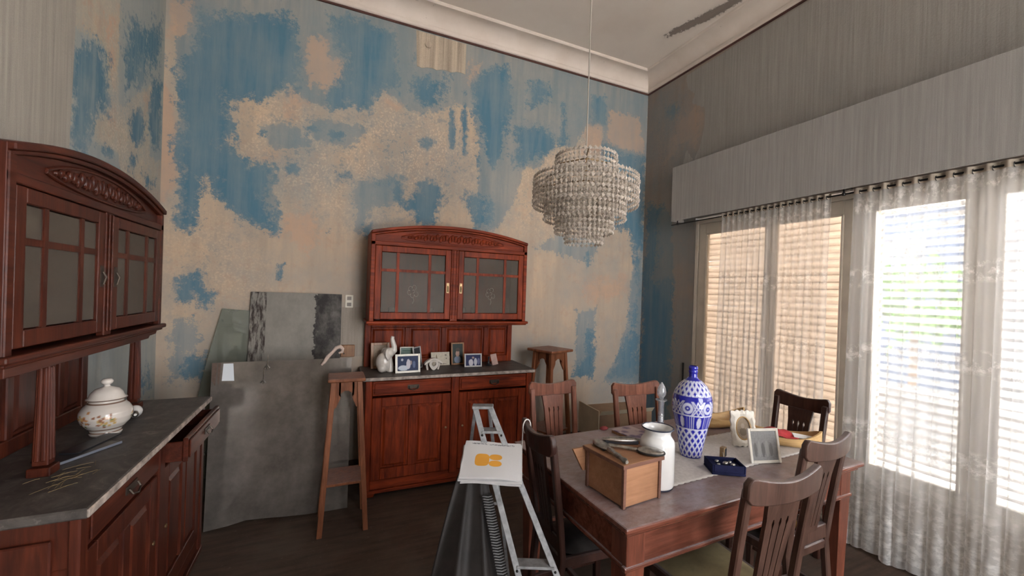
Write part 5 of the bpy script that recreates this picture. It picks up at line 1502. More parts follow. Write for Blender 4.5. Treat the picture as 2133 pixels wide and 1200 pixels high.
for q in range(24): m.box(-0.058+q*0.005, -0.0555+q*0.005, -0.014, 0.004, -0.0015, 0.0015)
m.build('teeth', M['frame_wood'], cm_)

# white enamel jar
jr = thing('enamel_jar', 'tall white enamel jar with dark blue rim standing behind the wooden box', 'jar', (1.320, 1.362, TZ))
R = 0.072
prof = [(R-0.012, 0), (R-0.003, 0.004), (R, 0.014), (R, 0.185), (R-0.003, 0.200), (R-0.013, 0.214), (R-0.018, 0.222), (R-0.018, 0.236), (R-0.010, 0.246), (R-0.006, 0.252),
        (R-0.010, 0.252), (R-0.023, 0.236), (R-0.022, 0.222), (R-0.015, 0.205), (R-0.006, 0.185), (R-0.006, 0.020)]
MB().lathe(prof, 48).build('jar_body', M['enamel'], jr, smooth=True, angle=50)
MB().tube([((R-0.007)*math.cos(a), (R-0.007)*math.sin(a), 0.252) for a in np.linspace(0, 2*PI, 48, endpoint=False)], 0.0032, 8, True).build('rim', M['enamelrim'], jr, smooth=True)
MB().lathe([(R-0.010, -0.0005), (R-0.0025, 0.0005), (R-0.001, 0.007), (R-0.004, 0.009)], 40).build('foot_band', M['enamelrim'], jr, smooth=True)

# glass decanter behind it
dcn = thing('decanter', 'clear glass decanter with pointed stopper behind the white jar', 'decanter', (1.632, 1.665, TZ))
MB().lathe([(0.055, 0), (0.062, 0.006), (0.066, 0.03), (0.062, 0.075), (0.045, 0.105), (0.022, 0.125), (0.016, 0.145), (0.0145, 0.24), (0.017, 0.262), (0.030, 0.268), (0.030, 0.273), (0.013, 0.273),
            (0.010, 0.24), (0.011, 0.15), (0.018, 0.125), (0.040, 0.102), (0.057, 0.075), (0.060, 0.03), (0.05, 0.010)], 28).build('decanter_body', M['clearglass'], dcn, smooth=True, angle=50)
MB().lathe([(0.009, 0.245), (0.010, 0.276), (0.012, 0.282), (0.022, 0.300), (0.0235, 0.315), (0.018, 0.338), (0.008, 0.356), (0.002, 0.365)], 16).build('stopper', M['clearglass'], dcn, smooth=True, angle=50)

# blue overlay cut-glass bottle, its cuts ground into the surface
bt = thing('cut_glass_bottle', 'cobalt blue and white cut-glass bottle standing on the lace runner', 'bottle', (1.735, 1.555, TZ+0.004))
ctrl = [(0.0, 0.051), (0.012, 0.054), (0.08, 0.065), (0.16, 0.081), (0.22, 0.0955), (0.265, 0.0985), (0.305, 0.094), (0.335, 0.085), (0.365, 0.068), (0.388, 0.044), (0.400, 0.027), (0.407, 0.0215), (0.425, 0.0205), (0.435, 0.0235), (0.442, 0.0205), (0.452, 0.0235), (0.460, 0.0225), (0.464, 0.018)]
zz = np.linspace(0, 0.464, 150); rr = np.interp(zz, [c[0] for c in ctrl], [c[1] for c in ctrl])
kern = np.array([1, 2, 3, 2, 1.])/9
rr[4:-40] = np.convolve(rr, kern, 'same')[4:-40]
SEG = 180
TH, ZZ = np.meshgrid(np.linspace(0, 2*PI, SEG, endpoint=False), zz)
cut = np.zeros_like(TH)
def sm(e, w): return np.clip(0.5-(e)/w, 0, 1)
def zone(a, b): return (ZZ >= a) & (ZZ < b)
# lower lattice
u = TH/(2*PI)
la = np.minimum(abs(((u*22+ZZ*28) % 1)-0.5), abs(((u*22-ZZ*28) % 1)-0.5))
cut = np.where(zone(0.004, 0.150), sm(0.34-(0.5-la)*1.0+0.0, 0.12), cut)
la2 = np.maximum(abs(((u*15+ZZ*21) % 1)-0.5), abs(((u*15-ZZ*21) % 1)-0.5))
cut = np.where(zone(0.004, 0.150), sm(0.32-la2, 0.10), cut)
# tall ovals between ribs
k = u*14
ov = ((k % 1)-0.5)**2/0.07+((ZZ-0.190)/0.030)**2
rib = abs(((u*56) % 1)-0.5)
cut = np.where(zone(0.155, 0.225), np.maximum(sm(ov-1, 0.25)*(np.floor(k) % 2), sm(rib-0.12, 0.1)*(1-np.floor(k) % 2)), cut)
cut = np.where(zone(0.150, 0.156) | zone(0.223, 0.230), 1.0, cut)
# round stars between crosses
k = u*6
dd = np.sqrt((((k % 1)-0.5)*0.105)**2+(ZZ-0.262)**2)
star = sm(abs(dd-0.020)-0.007, 0.004)+sm(dd-0.004, 0.003)
cr = np.minimum(abs((((k+0.5) % 1)-0.5)*0.105-(ZZ-0.262)*0.8), abs((((k+0.5) % 1)-0.5)*0.105+(ZZ-0.262)*0.8))
cr2 = np.minimum(abs(abs(((k+0.5) % 1)-0.5)*0.105-0.016-(ZZ-0.262)*0.5), abs(abs(((k+0.5) % 1)-0.5)*0.105-0.016+(ZZ-0.262)*0.5))
cut = np.where(zone(0.230, 0.296), np.maximum(np.clip(star, 0, 1), np.maximum(sm(cr-0.004, 0.003), sm(cr2-0.003, 0.003))*(dd > 0.026)), cut)
# shoulder lattice
lb = np.maximum(abs(((u*18+ZZ*24) % 1)-0.5), abs(((u*18-ZZ*24) % 1)-0.5))
cut = np.where(zone(0.318, 0.392), sm(0.27-lb, 0.1), cut)
cut = np.clip(cut, 0, 1)
RR = rr[:, None]-0.0012*cut
V = np.stack([RR*np.cos(TH), RR*np.sin(TH), ZZ], -1).reshape(-1, 3)
F = []
for j in range(len(zz)-1):
    for i in range(SEG): F.append((j*SEG+i, j*SEG+(i+1) % SEG, (j+1)*SEG+(i+1) % SEG, (j+1)*SEG+i))
F.append(tuple(range(SEG-1, -1, -1)))
M['bluecut'] = vcol('cobalt_overlay_glass', 0.08, 0.6)
o = MB().add(V.tolist(), F).build('bottle_body', M['bluecut'], bt, smooth=True, angle=60, normals=False)
blue = np.array([0.020, 0.022, 0.33]); white = np.array([0.56, 0.58, 0.72])
set_cols(o, (blue[None, :]*(1-cut.reshape(-1, 1))+white[None, :]*cut.reshape(-1, 1)).astype(np.float32))

# lace runner
rn = MB(); nu, nv = 90, 26; V = []
for j in range(nv+1):
    for i in range(nu+1):
        u, v = i/nu, j/nv
        sc = 0.006*abs(math.sin(u*nu*PI/3))*(1 if j in (0, nv) else 0)
        x = -0.57+1.14*u+(0.006*math.sin(v*40) if i in (0, nu) else 0)
        y = -0.185+0.37*v+(-sc if j == 0 else sc if j == nv else 0)
        V.append((x, y, 0.0015+0.0035*max(0, math.sin(u*9+v*3))*math.sin(v*7)**2))
F = [(j*(nu+1)+i, j*(nu+1)+i+1, (j+1)*(nu+1)+i+1, (j+1)*(nu+1)+i) for j in range(nv) for i in range(nu)]
M['runner'] = plain('woven_runner', (0.58, 0.545, 0.52), 0.9, 0.12, 60)
o = rn.add(V, F).build('table_runner', M['runner'], smooth=True, angle=60, normals=False)
sl_ = o.modifiers.new('thick', 'SOLIDIFY'); sl_.thickness = 0.0015; sl_.offset = 1
tag(o, 'off-white woven runner with scalloped edge spread along the dining table', 'table runner')
place(o, (1.86, 1.535, TZ), math.radians(3))

# floral tile-like box lid
bk = thing('floral_box', 'flat box with purple floral print lying behind the white jar', 'box', (1.645, 1.885, TZ), math.radians(8))
t = NT('purple_floral_print')
vo = t.n('ShaderNodeTexVoronoi'); vo.inputs['Scale'].default_value = 18; t.l(t.coords(), vo.inputs['Vector'])
nz = t.noise(40, 4, 0.6, t.coords())
c = t.ramp(t.math('ADD', vo.outputs['Distance'], t.math('MULTIPLY', nz, 0.4)), [(0.38, (0.10, 0.07, 0.14)), (0.56, (0.22, 0.16, 0.22)), (0.72, (0.46, 0.38, 0.38))])
t.p(base=c, rough=0.35)
MB().box(-0.075, 0.075, -0.105, 0.105, 0, 0.016).build('box_base', M['frame_wood'], bk, bevel=0.002)
MB().box(-0.077, 0.077, -0.107, 0.107, 0.016, 0.022).build('box_lid', t.m, bk, bevel=0.002)

# wooden boat-shaped bowls
def boat(label, loc, rz, L, w, h, rise):
    r = thing('wooden_boat_bowl', label, 'bowl', loc, rz, 'yellow wooden boat bowls')
    n, k = 28, 12; Vo = []; Vi = []
    for i in range(n+1):
        u = -1+2*i/n
        prof_ = max(0.0, 1-abs(u)**2.4)**0.75
        rim = h+rise*abs(u)**2.5
        keel = 0.0+0.6*h*abs(u)**5
        for j in range(k+1):
            a = PI*j/k
            yy = -math.cos(a)*w*prof_
            dep = math.sin(a)**0.7
            Vo.append((u*L, yy, rim-(rim-keel)*dep)); 
            Vi.append((u*L*0.95, yy*0.90, max(rim-(rim-keel-0.010)*dep, keel+0.012) if 0 < j < k else rim))
    N = (n+1)*(k+1); F = []
    for i in range(n):
        for j in range(k):
            a = i*(k+1)+j
            F.append((a, a+1, a+k+2, a+k+1)); F.append((N+a, N+a+k+1, N+a+k+2, N+a+1))
        F.append((i*(k+1), (i+1)*(k+1), N+(i+1)*(k+1), N+i*(k+1)))
        a = i*(k+1)+k; F.append((a, N+a, N+a+k+1, a+k+1))
    MB().add(Vo+Vi, F).build('hull', M['boatwood'], r, smooth=True, angle=50)
    return r
boat('empty yellow wooden boat bowl behind the cut-glass bottle', (2.30, 1.845, TZ), math.radians(-10), 0.19, 0.075, 0.065, 0.055)
boat('yellow wooden boat bowl with red cloth behind the small framed photograph', (2.375, 1.50, TZ), math.radians(-46), 0.195, 0.085, 0.060, 0.045)
rc = MB(); V = []
for j in range(13):
    for i in range(19):
        u, v = i/18, j/12
        V.append((-0.115+0.2*u, -0.052+0.104*v, 0.034*math.sin(PI*u)*math.sin(PI*v)+0.006*math.sin(u*14+v*5)))
F = [(j*19+i, j*19+i+1, (j+1)*19+i+1, (j+1)*19+i) for j in range(12) for i in range(18)]
o = rc.add(V, F).build('red_cloth', M['red'], smooth=True, angle=90, normals=False)
so3 = o.modifiers.new('thick', 'SOLIDIFY'); so3.thickness = 0.004
tag(o, 'crumpled red cloth lying in the boat bowl', 'cloth'); place(o, (2.365, 1.505, TZ+0.058), math.radians(-46))
o = MB().box(-0.05, 0.05, -0.02, 0.02, 0, 0.004).build('white_card', plain('white_card_stock', (0.70, 0.68, 0.66), 0.7), bevel=0.001)
tag(o, 'small white card tucked beside the red cloth in the boat bowl', 'card'); place(o, (2.425, 1.41, TZ+0.066), rot=(0.3, 0.1, math.radians(-40)))

# framed photographs
M['frame_grey'] = plain('pale_grey_frame', (0.42, 0.41, 0.40), 0.45, 0.1, 40)
def photo_frame(name, label, loc, rz, w, h, bd_, fm, pm, lean_=0.2, depth=0.012, cat='picture frame', group=None):
    r = thing(name, label, cat, loc, group=group, rot=Matrix.Rotation(rz, 4, 'Z').to_euler() if lean_ == 0 else (Matrix.Rotation(rz, 4, 'Z') @ Matrix.Rotation(-lean_, 4, 'X')).to_euler())
    m = MB()
    m.box(-w/2, -w/2+bd_, -depth/2, depth/2, 0, h); m.box(w/2-bd_, w/2, -depth/2, depth/2, 0, h)
    m.box(-w/2+bd_, w/2-bd_, -depth/2, depth/2, 0, bd_); m.box(-w/2+bd_, w/2-bd_, -depth/2, depth/2, h-bd_, h)
    m.build('frame', fm, r, bevel=0.002)
    o = MB().box(-w/2+bd_, w/2-bd_, -0.001, 0.001, -h/2+bd_, h/2-bd_).build('photo', pm, r); o.location = (0, 0, h/2)
    # strut behind, reaching the table
    top = Vector((0, depth/2, h*0.72)); L = h*0.72
    foot_y = 2*L*math.sin(lean_)+0.03
    # in the leaned frame's own axes: world vertical drop expressed locally
    c_, s_ = math.cos(lean_), math.sin(lean_)
    wy = (top.y*c_+top.z*s_)+0.035; wz = 0.0
    foot = Vector((0, wy*c_-wz*s_, -wy*s_-wz*c_+0.004))
    foot = Vector((0, wy*c_, -wy*s_+0.003))
    MB().add([(-0.018, top.y, top.z), (0.018, top.y, top.z), (0.02, foot.y, foot.z), (-0.02, foot.y, foot.z), (-0.018, top.y+0.003, top.z), (0.018, top.y+0.003, top.z), (0.02, foot.y+0.003, foot.z), (-0.02, foot.y+0.003, foot.z)],
             [(0,1,2,3),(7,6,5,4),(0,4,5,1),(1,5,6,2),(2,6,7,3),(3,7,4,0)]).build('strut', M['blackplastic'], r)
    return r
bw_ph = photo_mat('grey_photo', (0.30, 0.30, 0.30), [(-0.05, -0.02, 0.010, 0.035, (0.20, 0.20, 0.20)), (-0.028, -0.015, 0.009, 0.040, (0.36, 0.36, 0.36)), (-0.008, -0.02, 0.010, 0.038, (0.19, 0.19, 0.19)), (0.014, -0.015, 0.010, 0.042, (0.38, 0.38, 0.38)), (0.036, -0.02, 0.010, 0.036, (0.21, 0.21, 0.21)), (0.055, -0.025, 0.008, 0.03, (0.34, 0.34, 0.34))])
photo_frame('photo_frame', 'small cream frame with a black-and-white photograph on the dining table', (2.03, 1.35, TZ), math.radians(-16), 0.170, 0.168, 0.014, M['frame_white'], bw_ph, 0.22)
# ornate frame with oval opening
of = thing('oval_photo_frame', 'ornate cream frame with scalloped edge and oval opening on the table runner', 'picture frame', (2.12, 1.535, TZ+0.004), rot=(Matrix.Rotation(math.radians(-22), 4, 'Z') @ Matrix.Rotation(-0.2, 4, 'X')).to_euler())
n = 128; V = []; F = []
for i in range(n):
    a = 2*PI*i/n
    ca, sa = math.cos(a), math.sin(a)
    sq = (abs(ca)**9+abs(sa)**9)**(-1/9)
    wob = 1+0.035*math.cos(16*a)
    xo, zo = 0.068*sq*ca*wob, 0.100+0.096*sq*sa*wob
    xi, zi = 0.040*ca, 0.100+0.060*sa
    V += [(xo, -0.006, zo), (xi, -0.004, zi), (xi, 0.006, zi), (xo, 0.006, zo), (0.5*(xo+xi), -0.015, 0.5*(zo+zi))]
for i in range(n):
    a, b = 5*i, 5*((i+1) % n)
    F += [(a, a+4, b+4, b), (a+4, a+1, b+1, b+4), (a+1, a+2, b+2, b+1), (a+2, a+3, b+3, b+2), (a+3, a, b, b+3)]
MB().add(V, F).build('frame', M['frame_white'], of, smooth=True, angle=50)
m = MB(); m.prism([(0.041*math.cos(2*PI*i/32), 0.061*math.sin(2*PI*i/32)) for i in range(32)], -0.001, 0.001, 'y')
o = m.build('photo', photo_mat('brown_portrait', (0.30, 0.235, 0.17), [(0, -0.02, 0.022, 0.022, (0.18, 0.14, 0.10)), (0, 0.012, 0.011, 0.015, (0.40, 0.32, 0.25))]), of); o.location = (0, 0.002, 0.100)
MB().tube([(0.041*math.cos(a), -0.006, 0.100+0.061*math.sin(a)) for a in np.linspace(0, 2*PI, 40, endpoint=False)], 0.0035, 6, True).build('oval_ring', M['boatwood'], of, smooth=True)
MB().box(-0.02, 0.02, 0.006, 0.05, 0.005, 0.008).build('foot', M['blackplastic'], of)

# navy jewel box with silver pieces
jb = thing('jewel_box', 'open navy velvet box holding small silver pieces on the runner edge', 'jewel box', (1.735, 1.355, TZ+0.003), math.radians(-30))
m = MB(); m.box(-0.075, 0.075, -0.055, 0.055, 0, 0.012)
for a, b, c, d in ((-0.075, -0.067, -0.055, 0.055), (0.067, 0.075, -0.055, 0.055), (-0.067, 0.067, -0.055, -0.047), (-0.067, 0.067, 0.047, 0.055)): m.box(a, b, c, d, 0.012, 0.046)
m.build('tray', M['navy'], jb, bevel=0.002)
MB().box(-0.067, 0.067, -0.047, 0.047, 0.012, 0.032).build('velvet_insert', M['navy'], jb, bevel=0.004)
for i, (x, y, r_) in enumerate(((-0.03, 0.015, 0.011), (0.0, -0.01, 0.014), (0.028, 0.012, 0.010), (0.03, -0.022, 0.012), (-0.035, -0.022, 0.009))):
    o = MB().ball((0, 0, 0), (r_, r_*0.8, r_*0.6), 12, 8).build('silver_piece', M['silver'], smooth=True)
    tag(o, 'small rounded silver piece lying in the navy velvet box', 'trinket', 'silver pieces in the velvet box')
    Mx = Matrix.Translation((1.735, 1.355, TZ+0.003)) @ Matrix.Rotation(math.radians(-30), 4, 'Z')
    o.location = Mx @ Vector((x, y, 0.032+r_*0.6))
gb = thing('ring_case', 'tiny gilt case standing open beside the navy velvet box', 'case', (1.875, 1.475, TZ+0.006), math.radians(20))
MB().box(-0.016, 0.016, -0.012, 0.012, 0, 0.05).build('case_body', M['brass'], gb, bevel=0.002)
MB().box(-0.013, 0.013, -0.0135, -0.012, 0.006, 0.044).build('case_window', M['blackplastic'], gb)
MB().tube([(-0.03, -0.015, 0.002), (-0.022, -0.01, 0.016), (-0.014, -0.004, 0.03)], 0.002, 6).build('chain', M['silver'], gb, smooth=True)

# ------------------------------------------------------------------ things on the back sideboard
CZ = 0.926
el = thing('elephant_figurine', 'white ceramic elephant sitting with raised trunk on the reddish sideboard', 'figurine', (0.420, 3.43, CZ), math.radians(10))
m = MB()
m.ball((-0.01, 0.01, 0.075), (0.066, 0.062, 0.080), 20, 14)
m.ball((-0.035, -0.02, 0.035), (0.036, 0.040, 0.036), 16, 10); m.ball((0.03, 0.045, 0.035), (0.034, 0.036, 0.036), 16, 10)
m.tube([(0.030, -0.030, 0.0), (0.030, -0.028, 0.05), (0.022, -0.018, 0.11)], [0.024, 0.021, 0.024], 12); m.tube([(0.048, 0.012, 0.0), (0.046, 0.010, 0.05), (0.030, 0.008, 0.11)], [0.024, 0.021, 0.024], 12)
m.ball((0.018, -0.005, 0.150), (0.046, 0.048, 0.046), 18, 12)
m.tube([(0.045, -0.008, 0.150), (0.062, -0.010, 0.170), (0.062, -0.010, 0.205), (0.050, -0.010, 0.240), (0.044, -0.010, 0.268), (0.048, -0.010, 0.286)], [0.027, 0.026, 0.022, 0.019, 0.016, 0.014], 12)
o = m.build('elephant_body', M['whiteceramic'], el, smooth=True, angle=180)
rm_ = o.modifiers.new('remesh', 'REMESH'); rm_.mode = 'VOXEL'; rm_.voxel_size = 0.0045; rm_.use_smooth_shade = True
for s in (-1, 1):
    e = MB().ball((0, 0, 0), (0.030, 0.007, 0.046), 16, 10).build('ear', M['whiteceramic'], el, smooth=True)
    e.location = (0.004, s*0.046, 0.146); e.rotation_euler = (s*0.25, 0.1, s*-0.5)
wed = photo_mat('blue_wedding_photo', (0.030, 0.042, 0.095), [(-0.035, -0.035, 0.045, 0.022, (0.50, 0.54, 0.62)), (0.005, -0.005, 0.018, 0.042, (0.55, 0.52, 0.58)), (-0.045, 0.03, 0.010, 0.011, (0.46, 0.46, 0.52)), (0.05, -0.01, 0.012, 0.03, (0.11, 0.14, 0.25)), (0.026, 0.005, 0.008, 0.018, (0.30, 0.24, 0.24))])
photo_frame('photo_frame', 'white framed blue wedding photograph standing beside the elephant figurine', (0.583, 3.335, CZ), math.radians(3), 0.200, 0.150, 0.017, M['frame_white'], wed, 0.16)
photo_frame('photo_frame', 'wooden photo frame standing behind the elephant figurine', (0.395, 3.58, CZ), math.radians(6), 0.155, 0.215, 0.022, M['frame_wood'], photo_mat('pale_print', (0.34, 0.27, 0.2), [(0, 0, 0.03, 0.05, (0.22, 0.16, 0.12))]), 0.12)
photo_frame('photo_frame', 'pale green print in a thin frame peeking over the wedding photograph', (0.600, 3.50, CZ), math.radians(-4), 0.115, 0.185, 0.008, M['frame_white'], photo_mat('green_print', (0.16, 0.22, 0.19), [(0, 0.06, 0.045, 0.006, (0.07, 0.12, 0.10))]), 0.14)
photo_frame('photo_frame', 'narrow silver frame turned edge-on behind the wedding photograph', (0.700, 3.50, CZ), math.radians(48), 0.12, 0.185, 0.010, M['frame_grey'], photo_mat('dark_print', (0.04, 0.045, 0.05), [(0, 0, 0.02, 0.03, (0.12, 0.12, 0.12))]), 0.15)
photo_frame('photo_frame', 'wooden framed colour portrait standing on the sideboard behind the smaller blue photo', (1.075, 3.60, CZ), math.radians(5), 0.125, 0.200, 0.013, M['frame_wood'], photo_mat('portrait_print', (0.045, 0.055, 0.05), [(0, -0.055, 0.035, 0.035, (0.20, 0.24, 0.32)), (0, 0.0, 0.020, 0.03, (0.46, 0.30, 0.24)), (0.002, 0.035, 0.022, 0.018, (0.09, 0.07, 0.06))]), 0.12)
photo_frame('photo_frame', 'silver framed blue group photograph on the sideboard before the portrait', (1.175, 3.455, CZ), math.radians(-3), 0.160, 0.118, 0.012, M['frame_grey'], photo_mat('group_print', (0.016, 0.020, 0.075), [(-0.02, -0.02, 0.022, 0.032, (0.46, 0.44, 0.50)), (0.022, -0.015, 0.016, 0.034, (0.42, 0.42, 0.48)), (0.05, -0.01, 0.014, 0.03, (0.11, 0.12, 0.22)), (0.0, 0.022, 0.012, 0.010, (0.30, 0.22, 0.21))]), 0.16)
o = MB().box(-0.085, 0.085, -0.002, 0.002, 0, 0.118).build('postcard', photo_mat('cream_card_print', (0.52, 0.47, 0.38), [(-0.035, 0.05, 0.006, 0.05, (0.20, 0.14, 0.10)), (-0.02, 0.02, 0.012, 0.014, (0.22, 0.13, 0.09)), (0.05, 0.09, 0.010, 0.007, (0.2, 0.18, 0.15)), (0.055, 0.06, 0.008, 0.006, (0.2, 0.18, 0.15)), (0.0, 0.012, 0.06, 0.003, (0.12, 0.10, 0.09))], 0.7))
tag(o, 'cream printed card leaning upright behind the white ceramic stand', 'card'); place(o, (0.915, 3.595, CZ), rot=(-0.22, 0, math.radians(2)))
# white ceramic stand with a round hole
wc = thing('ceramic_stand', 'small white ceramic stand with curved top and round hole on the sideboard', 'ornament', (0.805, 3.415, CZ), math.radians(4))
m = MB()
X = np.linspace(-0.078, 0.078, 19)
m.strip([(x, 0.072-0.030*(x/0.078)**2) for x in X], [(x, 0.100-0.040*(x/0.078)**2) for x in X], -0.022, 0.022, 'y')
m.build('curved_top', M['whiteceramic'], wc, bevel=0.006, seg=2)
n = 24; V = []; F = []
outer = []
for i in range(n):
    a = 2*PI*i/n
    ca, sa = math.cos(a), math.sin(a)
    # shield outline round a hole
    zo = 0.047+0.042*sa if sa > -0.2 else 0.047+0.047*sa
    xo = 0.040*ca*(1.0 if sa > 0 else 1+0.35*sa)
    V += [(xo, -0.022, zo), (0.019*ca, -0.022, 0.052+0.019*sa), (0.019*ca, -0.006, 0.052+0.019*sa), (xo, -0.006, zo)]
for i in range(n):
    a, b = 4*i, 4*((i+1) % n)
    for q in range(4): F.append((a+q, b+q, b+(q+1) % 4, a+(q+1) % 4))
MB().add(V, F).build('pierced_front', M['whiteceramic'], wc, smooth=True, angle=40)
for s in (-1, 1): MB().tube([(s*0.055, 0.005, 0.072), (s*0.052, 0.008, 0.035), (s*0.045, 0.010, 0.0)], [0.013, 0.010, 0.009], 10).build('foot', M['whiteceramic'], wc, smooth=True)
o = MB().box(-0.028, 0.028, -0.004, 0.004, 0, 0.10).build('pink_card', plain('pink_card', (0.46, 0.30, 0.26), 0.7, 0.15, 30), bevel=0.001)
tag(o, 'small pinkish card tilted upright near the right end of the sideboard', 'card'); place(o, (1.405, 3.50, CZ+0.002), rot=(-0.15, -0.22, math.radians(-8)))
o = MB().lathe([(0.030, 0), (0.034, 0.004), (0.012, 0.02), (0.006, 0.05), (0.010, 0.075), (0.004, 0.085)], 14).build('candle_snuffer', M['blackplastic'], smooth=True)
tag(o, 'small black pointed holder beside the pinkish card', 'holder'); place(o, (1.338, 3.50, CZ))

# ------------------------------------------------------------------ things in the glazed tops
def goblet(label, loc, h, r_, mat, group):
    o = MB().lathe([(r_*0.7, 0), (r_*0.7, 0.003), (r_*0.14, 0.008), (r_*0.12, h*0.4), (r_*0.5, h*0.5), (r_, h*0.72), (r_*0.92, h), (r_*0.86, h), (r_*0.9, h*0.73), (r_*0.4, h*0.54)], 16).build('goblet', mat, smooth=True)
    tag(o, label, 'glass', group); place(o, loc); return o
for x in (0.36, 0.47, 0.80): goblet('small stemmed glass inside the reddish glazed cabinet', (x, 3.56, 1.340), 0.10, 0.03, M['clearglass'], 'glasses in the reddish cabinet')
for x in (1.09, 1.20, 1.50): goblet('small stemmed glass inside the reddish glazed cabinet', (x, 3.56, 1.340), 0.11, 0.03, M['clearglass'], 'glasses in the reddish cabinet')
for y, z in ((1.86, 1.370), (2.45, 1.370), (2.55, 1.370), (2.66, 1.370)): goblet('small stemmed glass inside the dark glazed cabinet', (-1.0, y, z), 0.10, 0.03, M['clearglass'], 'glasses in the dark cabinet')
def plate(label, loc, r_, group=None):
    o = MB().lathe([(r_*0.5, 0), (r_*0.55, 0.004), (r_, 0.018), (r_, 0.022), (r_*0.55, 0.008)], 28).build('saucer', M['whiteceramic'], smooth=True)
    tag(o, label, 'saucer', group); place(o, loc); return o
zsh = 1.335+0.05+0.40*(1.985-0.115-1.335-0.05)+0.172
plate('white saucer on the shelf of the dark glazed cabinet', (-1.0, 2.03, zsh+0.001), 0.085)
o = MB().lathe([(0.022, 0), (0.024, 0.004), (0.040, 0.03), (0.045, 0.05), (0.042, 0.05), (0.036, 0.03), (0.02, 0.008)], 24).build('tea_cup', M['whiteceramic'], smooth=True)
tag(o, 'white tea cup standing on the saucer in the dark glazed cabinet', 'cup'); place(o, (-1.0, 2.03, zsh+0.012))
o = MB().lathe([(0.03, 0), (0.04, 0.02), (0.035, 0.05), (0.018, 0.075), (0.02, 0.09), (0.016, 0.09), (0.03, 0.05)], 20).build('small_vase', M['whiteceramic'], smooth=True)
tag(o, 'small white vase on the cabinet shelf near the hinge side', 'vase'); place(o, (-1.0, 1.74, zsh+0.001))

# ------------------------------------------------------------------ things on the left sideboard
GJS = 0.88
gj = thing('lidded_jar', 'round white ceramic jar with flower decoration and knobbed lid on the dark sideboard', 'jar', (-0.885, 2.345, CZ))
ctrl = [(0.0, 0.058), (0.008, 0.062), (0.020, 0.058), (0.032, 0.066), (0.06, 0.090), (0.09, 0.101), (0.115, 0.099), (0.14, 0.086), (0.158, 0.068), (0.166, 0.062), (0.172, 0.064)]
gj.scale = (GJS, GJS, GJS)
SEG = 96; zz = np.linspace(0, 0.172, 60); rr = np.interp(zz, [c[0] for c in ctrl], [c[1] for c in ctrl])
rr[2:-2] = np.convolve(rr, np.array([1, 2, 1.])/4, 'same')[2:-2]
TH, ZZ = np.meshgrid(np.linspace(0, 2*PI, SEG, endpoint=False), zz)
V = np.stack([rr[:, None]*np.cos(TH), rr[:, None]*np.sin(TH), ZZ], -1).reshape(-1, 3)
F = [(j*SEG+i, j*SEG+(i+1) % SEG, (j+1)*SEG+(i+1) % SEG, (j+1)*SEG+i) for j in range(59) for i in range(SEG)]+[tuple(range(SEG-1, -1, -1))]
colr = np.tile(np.array([0.52, 0.475, 0.43]), (V.shape[0], 1))
th, zf = TH.ravel(), ZZ.ravel()
def dab(a, z, ra, rz_, c):
    dth = (th-a+PI) % (2*PI)-PI
    mk = ((dth/ra)**2+((zf-z)/rz_)**2 < 1)
    colr[mk] = c
rnd = random.Random(2)
for a0 in (-1.25, 0.35, 2.2, 4.0):
    for q in range(26):
        c = rnd.choice(((0.42, 0.20, 0.08), (0.16, 0.19, 0.08), (0.45, 0.30, 0.12), (0.26, 0.12, 0.07)))
        dab(a0+rnd.gauss(0, 0.22), 0.088+rnd.gauss(0, 0.016), 0.07, 0.006, c)
for z in (0.016, 0.034, 0.160): colr[abs(zf-z) < 0.0028] = (0.16, 0.09, 0.06)
o = MB().add(V.tolist(), F).build('jar_body', vcol('painted_ceramic', 0.2, 0.4), gj, smooth=True, angle=60, normals=False)
set_cols(o, colr.astype(np.float32))
ldp = MB().lathe([(0.060, 0.170), (0.074, 0.174), (0.075, 0.178), (0.066, 0.186), (0.060, 0.204), (0.045, 0.222), (0.020, 0.232), (0.012, 0.236), (0.012, 0.244), (0.022, 0.252), (0.024, 0.262), (0.016, 0.272), (0.004, 0.274)], 40).build('lid', M['whiteceramic'], gj, smooth=True, angle=50)
MB().tube([(0.0755*math.cos(a), 0.0755*math.sin(a), 0.176) for a in np.linspace(0, 2*PI, 40, endpoint=False)], 0.0022, 6, True).build('lid_band', plain('brown_glaze_band', (0.12, 0.07, 0.05), 0.3), ldp, smooth=True)
bu = thing('light_bulb', 'white glass light bulb lying on the marble beside the lidded jar', 'light bulb', (-0.865, 2.575, CZ+0.030), rot=(0, PI/2, math.radians(-70)))
MB().lathe([(0.002, -0.034), (0.016, -0.030), (0.027, -0.016), (0.030, 0.0), (0.027, 0.014), (0.018, 0.030), (0.013, 0.042)], 24).build('globe', plain('opal_glass', (0.72, 0.70, 0.68), 0.15, coat=0.5), bu, smooth=True)
MB().lathe([(0.013, 0.040), (0.0135, 0.046), (0.012, 0.050), (0.0135, 0.054), (0.012, 0.058), (0.0135, 0.062), (0.006, 0.070)], 16).build('screw_cap', M['silver'], bu, smooth=True)
fd = thing('folder', 'black plastic folder with a metal edge lying on the marble top', 'folder', (-0.875, 2.11, CZ), math.radians(62))
MB().box(-0.11, 0.11, -0.055, 0.055, 0, 0.010).build('cover', M['blackplastic'], fd, bevel=0.002)
MB().box(-0.108, 0.112, -0.0585, -0.055, 0.001, 0.010).build('metal_edge', plain('blue_grey_metal_edge', (0.30, 0.33, 0.40), 0.35, 0.0, 1, metal=0.6), fd)
MB().box(-0.06, 0.16, -0.03, 0.03, 0.010, 0.014, M=rotm(0, 0, 0.25, (0.02, 0.01, 0))).build('loose_sheet', M['blackplastic'], fd)
rnd = random.Random(12)
sw = MB()
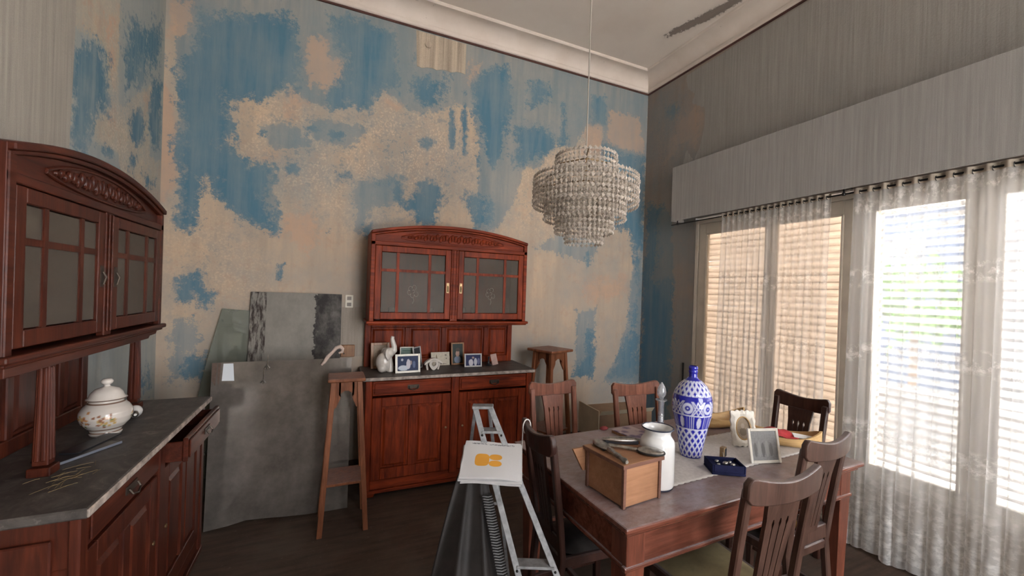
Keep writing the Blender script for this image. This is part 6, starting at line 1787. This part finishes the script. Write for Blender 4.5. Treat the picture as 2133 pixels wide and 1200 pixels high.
for i in range(22):
    a = rnd.gauss(0.9, 0.5); L = rnd.uniform(0.02, 0.085)
    c = Vector((rnd.gauss(0, 0.035), rnd.gauss(0, 0.05), 0.002+rnd.uniform(0, 0.008)))
    d_ = Vector((math.cos(a), math.sin(a), rnd.uniform(-0.05, 0.05)))*L/2
    sw.tube([c-d_, c+d_*0.2+Vector((0, 0, 0.002)), c+d_], 0.0007, 4)
o = sw.build('straw_wisps', M['straw']); o['kind'] = 'stuff'
tag(o, 'scattered wisps of dry straw on the marble top before the column', 'straw'); place(o, (-0.79, 1.825, CZ+0.001))

# ------------------------------------------------------------------ floor items
cb_ = thing('cardboard_box', 'brown cardboard box on the floor behind the reddish chair', 'box', (2.30, 2.88, 0), math.radians(-4))
m = MB(); m.box(-0.26, 0.26, -0.16, 0.16, 0, 0.62); m.build('box_body', M['cardboard'], cb_, bevel=0.004)
m = MB(); m.add([(-0.26, -0.16, 0.62), (0.26, -0.16, 0.62), (0.26, -0.19, 0.66), (-0.26, -0.19, 0.66), (-0.26, -0.157, 0.62), (0.26, -0.157, 0.62), (0.26, -0.187, 0.66), (-0.26, -0.187, 0.66)], [(0,1,2,3),(7,6,5,4),(0,4,5,1),(1,5,6,2),(2,6,7,3),(3,7,4,0)])
m.box(-0.27, -0.26, -0.16, 0.16, 0.40, 0.655)
m.build('flap', M['paleboard'], cb_)
o = MB().ball((0, 0, 0), (0.030, 0.018, 0.012), 14, 8).build('red_bundle', plain('dull_red_rag', (0.20, 0.03, 0.03), 0.8, 0.3, 30), smooth=True)
tag(o, 'small red bundle on the dining table edge near the reddish chairs', 'bundle'); place(o, (1.54, 2.03, TZ+0.012))
yb_ = thing('yellow_pouch', 'yellow pouch with black strap lying on the chair seat at the table edge', 'pouch', (2.06, 1.30, 0.475), math.radians(15))
MB().ball((0, 0, 0.040), (0.11, 0.075, 0.040), 20, 10).build('pouch_body', M['yellowcloth'], yb_, smooth=True)
MB().tube([(-0.10, 0.02, 0.05), (-0.06, 0.0, 0.10), (0.02, -0.02, 0.12), (0.09, -0.02, 0.06)], 0.014, 8).build('strap', M['blackplastic'], yb_, smooth=True)
